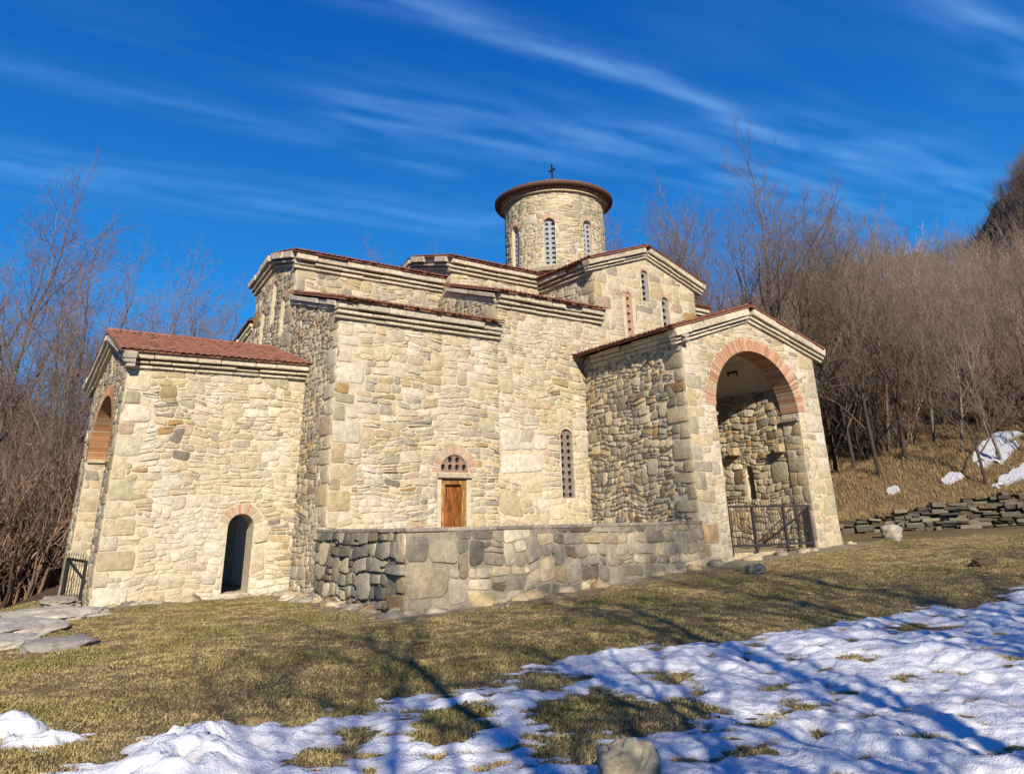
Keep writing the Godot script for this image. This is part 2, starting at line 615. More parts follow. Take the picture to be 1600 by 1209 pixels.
# ---------------------------------------------------------------- cornices: three stepped rows of slabs along a line
func cornice(a: Vector3, b: Vector3, out: Vector3, parent: Node, worn := 0.0, bands := [[0.0, 0.09, 0.14], [0.15, 0.09, 0.25], [0.30, 0.24, 0.37]]) -> void:
	var t := (b - a).normalized()
	var up := t.cross(out).normalized()
	if up.y < 0.0:
		up = -up
	for bd in bands:
		var L := a.distance_to(b)
		var x := 0.0
		while x < L - 0.01:
			var w := minf(rnd(0.55, 1.25), L - x)
			if L - x - w < 0.3:
				w = L - x
			var pj: float = bd[2] + rnd(-0.02, 0.015) - (rnd(0.0, 0.4) * bd[2] if rng.randf() < worn else 0.0)
			var h: float = bd[1] * rnd(0.93, 1.0)
			var mb := MB.new()
			var col := shade([PALE, CREAM, PALE, GREY, PALE][rng.randi() % 5].lerp(Color(0.70, 0.64, 0.52), 0.5), rnd(0.88, 1.08))
			var back := 0.10
			mb.box(Vector3.ZERO, t * (w * 0.5 - 0.006), up * h * 0.5 + t * 0.0, out * (pj + back) * 0.5, col, 0.014)
			# uneven, chipped faces
			for i in mb.v.size():
				var q := mb.v[i] + a + t * x
				mb.v[i] += Vector3(fine.get_noise_3d(q.x * 9.0, q.y * 9.0, q.z * 9.0), fine.get_noise_3d(q.x * 9.0 + 31.0, q.y * 9.0, q.z * 9.0), fine.get_noise_3d(q.x * 9.0, q.y * 9.0 + 67.0, q.z * 9.0)) * 0.022
			var pos: Vector3 = a + t * (x + w * 0.5) + up * (bd[0] + bd[1] * 0.5) + out * (pj - back) * 0.5
			obj("cornice_slab", mb.mesh(M.stone), parent, pos)
			x += w

# ---------------------------------------------------------------- roofs: a deck with rows of curved tiles. e = eave, r = ridge
func roof(e0: Vector3, e1: Vector3, r1: Vector3, r0: Vector3, parent: Node, col := Color(0.29, 0.12, 0.08), ragged := 0.02) -> Node3D:
	var nn := (e1 - e0).cross(r0 - e0).normalized()
	if nn.y < 0.0:
		nn = -nn
	var deck := MB.new()
	var th := 0.05
	var c := (e0 + e1 + r0 + r1) * 0.25 - nn * th * 0.5
	deck.flat(e0, e1, r1, r0, c, col)
	deck.flat(e0 - nn * th, e1 - nn * th, r1 - nn * th, r0 - nn * th, c, shade(col, 0.8))
	for s in [[e0, e1], [e1, r1], [r1, r0], [r0, e0]]:
		deck.flat(s[0], s[1], s[1] - nn * th, s[0] - nn * th, c, col)
	var d := obj("roof", deck.mesh(M.tile), parent)
	var mb := MB.new()
	var cols := int(round(e0.distance_to(e1) / 0.2))
	var rows := int(round(maxf(e0.distance_to(r0), e1.distance_to(r1)) / 0.3))
	var across := (e1 - e0).normalized()
	for i in cols:
		var t0 := float(i) / cols
		var t1 := float(i + 1) / cols
		var hang := rnd(-ragged, ragged * 1.5)
		for j in rows:
			var s0 := float(j) / rows
			var s1 := minf(float(j + 1.18) / rows, 1.0)
			if j == 0:
				s0 -= (0.05 + hang) / (rows * 0.3)
			var tc := shade(col, rnd(0.8, 1.15))
			if rng.randf() < 0.08:
				tc = tc.lerp(Color(0.12, 0.075, 0.06), 0.7)
			elif rng.randf() < 0.08:
				tc = tc.lerp(Color(0.34, 0.18, 0.12), 0.6)
			var jig := nn * rnd(0.0, 0.012)
			var base := mb.v.size()
			var seg := 5
			for q in seg + 1:
				var w := float(q) / seg
				var tt := lerpf(t0 + 0.02 / cols, t1 - 0.02 / cols, w)
				var hgt := sin(PI * w) * 0.055
				var nrm := (nn * 0.7 - across * cos(PI * w) * 0.75).normalized()
				var lo := e0.lerp(e1, tt).lerp(r0.lerp(r1, tt), s0)
				var hi := e0.lerp(e1, tt).lerp(r0.lerp(r1, tt), s1)
				mb.add(lo + nn * (hgt + 0.035) + jig, nrm, tc)
				mb.add(hi + nn * (hgt * 0.85 + 0.006) + jig, nrm, tc)
				mb.add(lo + nn * (hgt * 0.6 + 0.008) + jig, (e0 - r0).normalized(), tc)
			for q in seg:
				var a := base + q * 3
				mb.face(a, a + 3, a + 4); mb.face(a, a + 4, a + 1)
				var b0 := mb.add(mb.v[a], (e0 - r0).normalized(), tc)
				var b1 := mb.add(mb.v[a + 3], (e0 - r0).normalized(), tc)
				mb.face(b0, b1, a + 5); mb.face(b0, a + 5, a + 2)
	var tiles := obj("roof_tile", mb.mesh(M.tile), d)
	tiles.set_meta("kind", "stuff")
	return d

func ridge_caps(a: Vector3, b: Vector3, parent: Node) -> void:
	var mb := MB.new()
	var L := a.distance_to(b)
	var t := (b - a) / L
	var x := 0.0
	var side := t.cross(Vector3.UP).normalized()
	while x < L:
		var w := minf(0.36, L - x)
		var tc := shade(Color(0.32, 0.145, 0.10), rnd(0.75, 1.2))
		var base := mb.v.size()
		for q in 7:
			var ang := PI * q / 6.0
			var dir := side * cos(ang) + Vector3.UP * sin(ang) * 0.8
			mb.add(a + t * x + dir * 0.12, dir.normalized(), tc)
			mb.add(a + t * (x + w) + dir * 0.10, dir.normalized(), tc)
		for q in 6:
			var i := base + 2 * q
			mb.face(i, i + 2, i + 3); mb.face(i, i + 3, i + 1)
		x += w * 0.92
	var o := obj("ridge_tile", mb.mesh(M.tile), parent)
	o.set_meta("kind", "stuff")

# a fan of bricks round an arch
func brick_ring(f: Fr, c: Vector2, r0: float, r1: float, a0: float, a1: float, count: int, proud: float, deep: float, parent: Node, cols: Array, ry := 1.0) -> void:
	var mb := MB.new()
	for i in count:
		var g := 0.1
		var p0 := lerpf(a0, a1, (i + g) / count)
		var p1 := lerpf(a0, a1, (i + 1 - g) / count)
		var rr1 := r1 * rnd(0.97, 1.02)
		var col := shade(pick(cols), rnd(0.8, 1.15))
		var pr := proud + rnd(-0.004, 0.006)
		var q := [Vector2(cos(p0) * r0, sin(p0) * r0 * ry) + c, Vector2(cos(p1) * r0, sin(p1) * r0 * ry) + c, Vector2(cos(p1) * rr1, sin(p1) * rr1 * ry) + c, Vector2(cos(p0) * rr1, sin(p0) * rr1 * ry) + c]
		var m: Vector2 = (q[0] + q[1] + q[2] + q[3]) * 0.25
		var away := f.at(m.x, m.y, (pr - deep) * 0.5)
		mb.flat(f.at(q[0].x, q[0].y, pr), f.at(q[1].x, q[1].y, pr), f.at(q[2].x, q[2].y, pr), f.at(q[3].x, q[3].y, pr), away, col)
		for k in 4:
			var a: Vector2 = q[k]
			var b: Vector2 = q[(k + 1) % 4]
			mb.flat(f.at(a.x, a.y, pr), f.at(b.x, b.y, pr), f.at(b.x, b.y, -deep), f.at(a.x, a.y, -deep), away, col)
	var o := obj("brick_arch", mb.mesh(M.brick), parent)
	o.set_meta("kind", "stuff")

# a pierced slab set in a window: round holes in columns
func pierced(f: Fr, u0: float, u1: float, v0: float, spring: float, deep: float, columns: int, rows: int, hole: float, col: Color, parent: Node, called := "window", glass := "dark_glass") -> MeshInstance3D:
	var shape := arch_hole(u0, u1, v0, spring)
	var g := Fr.new()
	g.o = f.o; g.u = f.u; g.n = f.n; g.R = f.R
	if f.R > 0.0:
		# a flat slab tangent to the drum
		var uc := (u0 + u1) * 0.5
		g.R = 0.0
		g.n = f.dir(uc, 0, 0, 1)
		g.u = f.dir(uc, 1, 0, 0)
		g.o = f.o + g.n * (f.R - deep) - g.u * uc
	else:
		g.o = f.o - f.n * deep
	var holes := []
	var top := spring + (u1 - u0) * 0.2
	for i in columns:
		for j in rows:
			holes.append(disc(Vector2(lerpf(u0, u1, (i + 0.5) / columns), lerpf(v0, top, (j + 0.5) / rows)), hole, hole))
	var mb := MB.new()
	panel(g, shape, holes, 0.07, col, mb)
	var o := obj(called, mb.mesh(M.stone), parent)
	var pane := MB.new()
	var c := bounds(shape)
	pane.quad(g.at(c.position.x, c.position.y, -0.1), g.at(c.end.x, c.position.y, -0.1), g.at(c.end.x, c.end.y, -0.1), g.at(c.position.x, c.end.y, -0.1), g.n, Color.WHITE)
	obj("pane", pane.mesh(M[glass]), o)
	return o

# ---------------------------------------------------------------- the church
func rect(u0: float, v0: float, u1: float, v1: float) -> PackedVector2Array:
	return PackedVector2Array([Vector2(u0, v0), Vector2(u1, v0), Vector2(u1, v1), Vector2(u0, v1)])

func poly(pts: Array) -> PackedVector2Array:
	var p := PackedVector2Array()
	for k in pts.size() / 2:
		p.append(Vector2(pts[2 * k], pts[2 * k + 1]))
	return p

func opts(to: Node3D, see: float, extra := {}) -> Dictionary:
	var o := {"h": [0.10, 0.26], "asp": [1.0, 3.4], "joint": 0.035, "proud": [0.02, 0.05], "pal": PAL_LIGHT, "smear": 0.45, "see": see, "to": to, "off": rnd(0, 900)}
	o.merge(extra, true)
	return o

func wall(called: String, f: Fr, outline: PackedVector2Array, holes: Array, thick: float, parent: Node3D, col := MORTAR, m := "mortar") -> MeshInstance3D:
	var mb := MB.new()
	panel(f, outline, holes, thick, col, mb)
	return obj(called, mb.mesh(M[m]), parent)

var RED := [[Color(0.58, 0.31, 0.20), 6], [Color(0.62, 0.38, 0.26), 5], [Color(0.52, 0.30, 0.17), 3], [Color(0.64, 0.47, 0.34), 3]]
var FADED := [[Color(0.62, 0.40, 0.29), 5], [Color(0.64, 0.48, 0.36), 5], [Color(0.63, 0.52, 0.39), 4]]

func build_church() -> void:
	var ch := thing("church", "old cream stone church with round domed drum, red tiled roofs and two arched porches", "church", Vector3(5.0, -1.78, -3.0))
	var SW := Vector3(-5.28, 0, -2.90)
	# ---- long south wall (aisle, taller aisle bay, transept gable) in one plane
	var S := frame(Vector3.ZERO, Vector3(1, 0, 0), Vector3.BACK)
	var door_hole := rect(3.78, -0.4, 4.72, 1.40)
	var tymp := arch_hole(3.73, 4.79, 1.60, 1.62)
	var lancet := arch_hole(8.70, 9.27, 0.82, 2.90)
	var tw1 := arch_hole(13.50, 13.92, 8.66, 9.84)
	var tw2 := arch_hole(12.46, 12.84, 6.60, 8.72)
	var tw3 := arch_hole(14.62, 15.05, 7.10, 8.80)
	var s_holes := [door_hole, tymp, lancet, tw1, tw2, tw3]
	var sw := wall("aisle_wall", S, poly([0.003, -1.8, 16.77, -1.8, 16.77, 9.98, 13.795, 11.02, 10.82, 9.98, 10.82, 7.86, 6.0, 7.86, 6.0, 6.70, 0.003, 6.70]), s_holes, 0.7, ch)
	var grown := [rect(3.62, -0.4, 4.88, 1.62), arch_hole(3.42, 5.10, 1.5, 1.62), arch_hole(8.64, 9.33, 0.76, 2.93), arch_hole(13.44, 13.98, 8.6, 9.88), arch_hole(12.28, 13.02, 6.5, 8.72), arch_hole(14.5, 15.17, 7.0, 8.84)]
	lay(S, poly([0, -0.3, 6.0, -0.3, 6.0, 6.12, 0, 6.12]), grown, opts(sw, 1.0, {"left": 0.0, "smear": 0.3, "drift": 1.2, "lime": 0.22}))
	lay(S, poly([6.0, -0.3, 10.02, -0.3, 10.02, 5.6, 10.82, 5.95, 10.82, 7.33, 6.0, 7.33]), grown, opts(sw, 1.0, {"smear": 0.4, "lime": 0.15, "blocks": [Rect2(6.02, 2.35, 0.95, 0.62), Rect2(6.02, 1.62, 1.9, 0.58), Rect2(6.02, 0.3, 0.85, 0.75), Rect2(7.0, 1.0, 0.75, 0.4), Rect2(6.05, 4.2, 0.6, 0.5)], "h": [0.11, 0.30]}))
	lay(S, poly([10.82, 5.6, 16.77, 5.6, 16.77, 9.46, 13.795, 10.5, 10.82, 9.46]), grown, opts(sw, 0.9, {"h": [0.26, 0.46], "asp": [1.3, 2.8], "long": 1.25, "left": 10.82, "right": 16.77, "joint": 0.03, "proud": [0.008, 0.02], "smear": 0.3, "split": 0.15, "split_over": 0.3}))
	# ---- west wall of nave and aisles
	var W := frame(Vector3.ZERO, Vector3(0, 0, 1), Vector3.LEFT)
	var ww_holes := [arch_hole(-6.80, -6.36, 7.35, 8.85), arch_hole(-5.62, -5.22, 6.7, 7.95), arch_hole(-7.94, -7.54, 6.7, 7.95)]
	var ww_out := poly([-13.157, -1.8, -0.003, -1.8, -0.003, 6.68, -4.28, 7.92, -4.28, 9.48, -6.58, 10.05, -8.88, 9.48, -8.88, 7.92, -13.157, 6.68])
	var ww := wall("nave_wall", W, ww_out, ww_holes + [rect(-7.2, -1.8, -5.0, 2.5)], 0.7, ch)
	var ww_grown := [arch_hole(-6.86, -6.30, 7.3, 8.87), arch_hole(-5.68, -5.16, 6.65, 7.97), arch_hole(-8.0, -7.48, 6.65, 7.97), rect(-9.0, -1.8, -2.45, 4.9)]
	lay(W, poly([-4.3, -1.8, 0, -1.8, 0, 6.35, -4.28, 7.55]), ww_grown, opts(ww, 0.55, {"right": 0.0, "pal": PAL_GREY, "smear": 0.05, "proud": [0.02, 0.055], "h": [0.10, 0.25], "asp": [0.8, 2.4]}))
	lay(W, poly([-8.88, 5.0, -4.28, 5.0, -4.28, 9.0, -6.58, 9.52, -8.88, 9.0]), ww_grown, opts(ww, 0.5, {"right": -4.28, "left": -8.88, "pal": PAL_GREY, "smear": 0.05, "proud": [0.015, 0.045], "h": [0.12, 0.30]}))
	lay(W, poly([-13.16, 2.0, -8.88, 2.0, -8.88, 7.4, -13.16, 6.2]), ww_grown, opts(ww, 0.0, {"pal": PAL_GREY, "proud": [0.02, 0.045]}))
	for h in [[-6.58, 8.85, 0.22], [-5.42, 7.95, 0.20], [-7.74, 7.95, 0.20]]:
		brick_ring(W, Vector2(h[0], h[1]), h[2], h[2] + 0.24, 0.0, PI, 15, 0.02, 0.1, ww, FADED)
		var pane := MB.new()
		pane.quad(W.at(h[0] - 0.3, h[1] - 2.0, -0.34), W.at(h[0] + 0.3, h[1] - 2.0, -0.34), W.at(h[0] + 0.3, h[1] + 0.3, -0.34), W.at(h[0] - 0.3, h[1] + 0.3, -0.34), W.n, Color.WHITE)
		obj("window", pane.mesh(M.dark_glass), ww)
	# ---- upper walls, built alike to the north
	for m in [1.0, -1.0]:
		var zc := -6.58
		var out := Vector3(0, 0, m)
		var nz: float = zc + 2.30 * m
		var cz: float = zc + 3.01 * m
		var fz: float = zc + 6.58 * m
		var see := 0.8 if m > 0.0 else 0.0
		var N := frame(Vector3(0, 0, nz), Vector3(1, 0, nz), out)
		var nw := wall("nave_wall", N, rect(0.7, 6.9, 6.19, 9.42), [], 0.5, ch)
		var nwf := frame(Vector3(0, 0, nz), Vector3(1, 0, nz), out)
		if m > 0.0:
			lay(nwf, rect(0.0, 7.7, 6.19, 8.97), [], opts(nw, see, {"h": [0.16, 0.34], "asp": [1.3, 3.2], "left": 0.0, "long": 1.1, "smear": 0.1, "joint": 0.03}))
		var Cf := frame(Vector3(0, 0, cz), Vector3(1, 0, cz), out)
		var cw := wall("nave_wall", Cf, rect(6.69, 7.9, 21.5, 10.12), [], 0.5, ch)
		if m > 0.0:
			lay(Cf, rect(6.19, 8.6, 10.82, 9.70), [], opts(cw, see, {"h": [0.14, 0.28], "smear": 0.55, "left": 6.19}))
			lay(Cf, rect(16.77, 8.6, 21.5, 9.70), [], opts(cw, 0.0, {"h": [0.2, 0.36], "smear": 0.2, "right": 21.5}))
		# west face of the tall aisle bay, and of the transept
		var Bw := frame(Vector3(6.0, 0, zc), Vector3(6.0, 0, zc + 1.0), Vector3.LEFT)
		var b_out := poly([3.01 * m, 6.0, 6.58 * m - 0.7 * m, 6.0, 6.58 * m - 0.7 * m, 8.05, 3.01 * m, 8.95])
		var bw := wall("aisle_wall", Bw, b_out, [], 0.5, ch)
		if m > 0.0:
			lay(Bw, poly([2.4, 6.3, 6.58, 6.3, 6.58, 7.45, 2.4, 8.7]), [], opts(bw, 0.4, {"pal": PAL_GREY, "proud": [0.02, 0.045], "right": 6.58}))
		var Tw := frame(Vector3(10.82, 0, zc), Vector3(10.82, 0, zc + 1.0), Vector3.LEFT)
		var tw := wall("transept_wall", Tw, rect(minf(3.01 * m, 5.88 * m), 7.0, maxf(3.01 * m, 5.88 * m), 9.98), [], 0.5, ch)
		if m > 0.0:
			lay(Tw, rect(3.01, 7.4, 6.58, 9.5), [], opts(tw, 0.6, {"pal": PAL_GREY, "proud": [0.02, 0.05], "right": 6.58, "h": [0.14, 0.32]}))
		var Te := frame(Vector3(16.77, 0, zc), Vector3(16.77, 0, zc + 1.0), Vector3.RIGHT)
		wall("transept_wall", Te, rect(minf(3.01 * m, 5.88 * m), -1.8, maxf(3.01 * m, 5.88 * m), 9.98), [], 0.5, ch)
		# low eastern aisle
		var Ea := frame(Vector3(0, 0, fz - 0.6 * m), Vector3(1, 0, fz - 0.6 * m), out)
		wall("aisle_wall", Ea, rect(16.77, -1.8, 21.0, 5.4), [], 0.5, ch)
		roof(Vector3(16.80, 5.5, fz - 0.3 * m), Vector3(21.3, 5.5, fz - 0.3 * m), Vector3(21.3, 6.7, cz), Vector3(16.80, 6.7, cz), ch)
		# roofs
		roof(Vector3(-0.22, 6.66, fz + 0.44 * m), Vector3(6.0, 6.66, fz + 0.44 * m), Vector3(6.0, 8.02, nz), Vector3(-0.22, 8.02, nz), ch, Color(0.31, 0.135, 0.09), 0.05)
		roof(Vector3(-0.30, 9.50, nz + 0.44 * m), Vector3(6.19, 9.50, nz + 0.44 * m), Vector3(6.19, 10.14, zc), Vector3(-0.30, 10.14, zc), ch)
		roof(Vector3(5.80, 7.82, fz + 0.44 * m), Vector3(10.95, 7.82, fz + 0.44 * m), Vector3(10.95, 9.08, cz), Vector3(5.80, 9.08, cz), ch, Color(0.31, 0.135, 0.09), 0.05)
		roof(Vector3(5.86, 10.20, cz + 0.44 * m), Vector3(21.85, 10.20, cz + 0.44 * m), Vector3(21.85, 11.14, zc), Vector3(5.86, 11.14, zc), ch)
	# north wall, plain, and the east end
	var Nn := frame(Vector3(0, 0, -13.16), Vector3(1, 0, -13.16), Vector3.FORWARD)
	wall("aisle_wall", Nn, poly([0, -1.8, 16.77, -1.8, 16.77, 9.98, 13.795, 11.02, 10.82, 9.98, 10.82, 7.86, 6.0, 7.86, 6.0, 6.70, 0, 6.70]), [], 0.7, ch)
	var Ee := frame(Vector3(21.5, 0, -6.58), Vector3(21.5, 0, -5.58), Vector3.RIGHT)
	var ee := wall("nave_wall", Ee, poly([-6.0, -1.8, 6.0, -1.8, 6.0, 5.4, 3.01, 6.4, 3.01, 10.1, 0, 10.98, -3.01, 10.1, -3.01, 6.4, -6.0, 5.4]), [], 0.5, ch)
	lay(Ee, poly([-3.01, 5.0, 3.01, 5.0, 3.01, 9.6, 0, 10.5, -3.01, 9.6]), [], opts(ee, 0.0, {"h": [0.2, 0.4]}))
	# west gable of the taller nave bay
	var Cg := frame(Vector3(6.19, 0, -6.58), Vector3(6.19, 0, -5.58), Vector3.LEFT)
	var cg := wall("nave_wall", Cg, poly([-3.01, 8.0, 3.01, 8.0, 3.01, 10.18, 0, 11.02, -3.01, 10.18]), [], 0.5, ch)
	lay(Cg, poly([-3.01, 8.8, 3.01, 8.8, 3.01, 9.7, 0, 10.5, -3.01, 9.7]), [], opts(cg, 0.4, {"pal": PAL_GREY, "proud": [0.02, 0.045], "right": 3.01}))
	# ---- transept roof over everything from south to north
	for m in [1.0, -1.0]:
		roof(Vector3(13.795 + 3.42 * m, 9.94, 0.36), Vector3(13.795 + 3.42 * m, 9.94, -13.5), Vector3(13.795, 11.12, -13.5), Vector3(13.795, 11.12, 0.36), ch)
	# ---- cornices
	var Z := Vector3.BACK
	var X := Vector3.LEFT
	cornice(Vector3(-0.15, 6.10, 0), Vector3(6.05, 6.10, 0), Z, sw, 0.15)
	cornice(Vector3(5.95, 7.30, 0), Vector3(10.98, 7.30, 0), Z, sw, 0.1)
	cornice(Vector3(-0.15, 8.94, -4.28), Vector3(6.15, 8.94, -4.28), Z, ch, 0.1)
	cornice(Vector3(6.05, 9.66, -3.57), Vector3(10.78, 9.66, -3.57), Z, ch, 0.05)
	cornice(Vector3(16.8, 9.66, -3.57), Vector3(21.7, 9.66, -3.57), Z, ch, 0.05)
	# verges of the aisle roofs, seen from the west
	cornice(Vector3(0, 6.36, -0.02), Vector3(0, 7.58, -4.26), X, ww, 0.5, [[0.0, 0.12, 0.10], [0.14, 0.16, 0.20]])
	cornice(Vector3(0, 6.36, -13.14), Vector3(0, 7.58, -8.9), X, ww, 0.2, [[0.0, 0.12, 0.10], [0.14, 0.16, 0.20]])
	cornice(Vector3(6.0, 7.52, -0.02), Vector3(6.0, 8.66, -3.55), X, ch, 0.4, [[0.0, 0.12, 0.08], [0.14, 0.16, 0.18]])
	cornice(Vector3(0, 9.00, -4.20), Vector3(0, 9.58, -6.58), X, ww, 0.1)
	cornice(Vector3(0, 9.58, -6.58), Vector3(0, 9.00, -8.96), X, ww, 0.1)
	cornice(Vector3(6.19, 9.72, -3.50), Vector3(6.19, 10.58, -6.58), X, cg, 0.1)
	cornice(Vector3(6.19, 10.58, -6.58), Vector3(6.19, 9.72, -9.66), X, cg, 0.1)
	var rake := [[0.0, 0.08, 0.12], [0.115, 0.085, 0.21], [0.235, 0.235, 0.32]]
	cornice(Vector3(10.42, 9.42, 0), Vector3(13.795, 10.59, 0), Z, sw, 0.0, rake)
	cornice(Vector3(13.795, 10.59, 0), Vector3(17.17, 9.42, 0), Z, sw, 0.0, rake)
	cornice(Vector3(10.82, 9.44, 0.0), Vector3(10.82, 9.44, -3.55), X, ch, 0.1)
	# ---- door, lintel and pierced tympanum
	var door := door_part(S, ch)
	var lb := MB.new()
	lb.box(Vector3.ZERO, Vector3(0.64, 0, 0), Vector3(0, 0.075, 0), Vector3(0, 0, 0.13), shade(GREY.lerp(CREAM, 0.5), 1.1), 0.015)
	obj("lintel", lb.mesh(M.stone), sw, Vector3(4.25, 1.50, -0.02))
	pierced_tympanum(S, sw)
	brick_ring(S, Vector2(4.26, 1.62), 0.55, 0.83, 0.0, PI, 27, 0.02, 0.1, sw, FADED)
	pierced(S, 8.68, 9.29, 0.80, 2.90, 0.10, 2, 9, 0.085, Color(0.27, 0.22, 0.20), sw)
	pierced(S, 13.49, 13.93, 8.64, 9.84, 0.10, 1, 5, 0.10, Color(0.33, 0.32, 0.32), sw)
	pierced(S, 12.45, 12.85, 6.5, 8.72, 0.04, 1, 7, 0.08, Color(0.52, 0.32, 0.23), sw)
	pierced(S, 14.61, 15.06, 7.05, 8.80, 0.10, 1, 6, 0.10, Color(0.33, 0.31, 0.30), sw)
	brick_ring(S, Vector2(13.71, 9.84), 0.21, 0.42, 0.0, PI, 13, 0.01, 0.1, sw, FADED)
	brick_ring(S, Vector2(14.835, 8.80), 0.215, 0.44, 0.0, PI, 13, 0.01, 0.1, sw, FADED)
	brick_ring(S, Vector2(12.65, 8.72), 0.19, 0.36, 0.0, PI, 11, 0.01, 0.1, sw, FADED)
	brick_ring(S, Vector2(8.985, 2.90), 0.285, 0.40, 0.0, PI, 15, 0.0, 0.1, sw, FADED)
	build_west_porch(ch, SW)
	build_south_porch(ch)
	build_drum(ch)
	set_stones(ch, 300)

func door_part(S: Fr, ch: Node3D) -> MeshInstance3D:
	var mb := MB.new()
	var dark := Color(0.38, 0.14, 0.038)
	for k in 3:
		var w := 0.62 / 3.0
		mb.box(Vector3((k - 1) * w, 0, 0), Vector3(w * 0.5 - 0.004, 0, 0), Vector3(0, 0.82, 0), Vector3(0, 0, 0.03), shade(dark, rnd(0.8, 1.25)), 0.008)
	var d := obj("door", mb.mesh(M.wood), ch, Vector3(4.25, 0.40, -0.20))
	var fm := MB.new()
	var pale := Color(0.50, 0.28, 0.09)
	for s in [-1.0, 1.0]:
		fm.box(Vector3(0.39 * s, 0, 0), Vector3(0.078, 0, 0), Vector3(0, 0.88, 0), Vector3(0, 0, 0.09), shade(pale, rnd(0.9, 1.2)), 0.02)
	fm.box(Vector3(0, 0.80, 0), Vector3(0.31, 0, 0), Vector3(0, 0.075, 0), Vector3(0, 0, 0.085), pale, 0.02)
	obj("door_frame", fm.mesh(M.wood), d, Vector3(4.25, 0.50, -0.12))
	return d

func pierced_tympanum(S: Fr, parent: Node3D) -> void:
	var f := frame(Vector3(0, 0, -0.06), Vector3(1, 0, -0.06), Vector3.BACK)
	var holes := []
	for k in 4:
		holes.append(disc(Vector2(3.86 + 0.265 * k, 1.76), 0.085, 0.095))
	for k in 2:
		holes.append(disc(Vector2(4.125 + 0.27 * k, 1.99), 0.085, 0.095))
	var mb := MB.new()
	panel(f, arch_hole(3.72, 4.80, 1.585, 1.61, -1.0, 14), holes, 0.08, Color(0.34, 0.23, 0.18), mb)
	var o := obj("tympanum", mb.mesh(M.stone), parent)
	var pane := MB.new()
	pane.quad(f.at(3.72, 1.58, -0.1), f.at(4.80, 1.58, -0.1), f.at(4.80, 2.17, -0.1), f.at(3.72, 2.17, -0.1), f.n, Color.WHITE)
	obj("pane", pane.mesh(M.dark_glass), o)

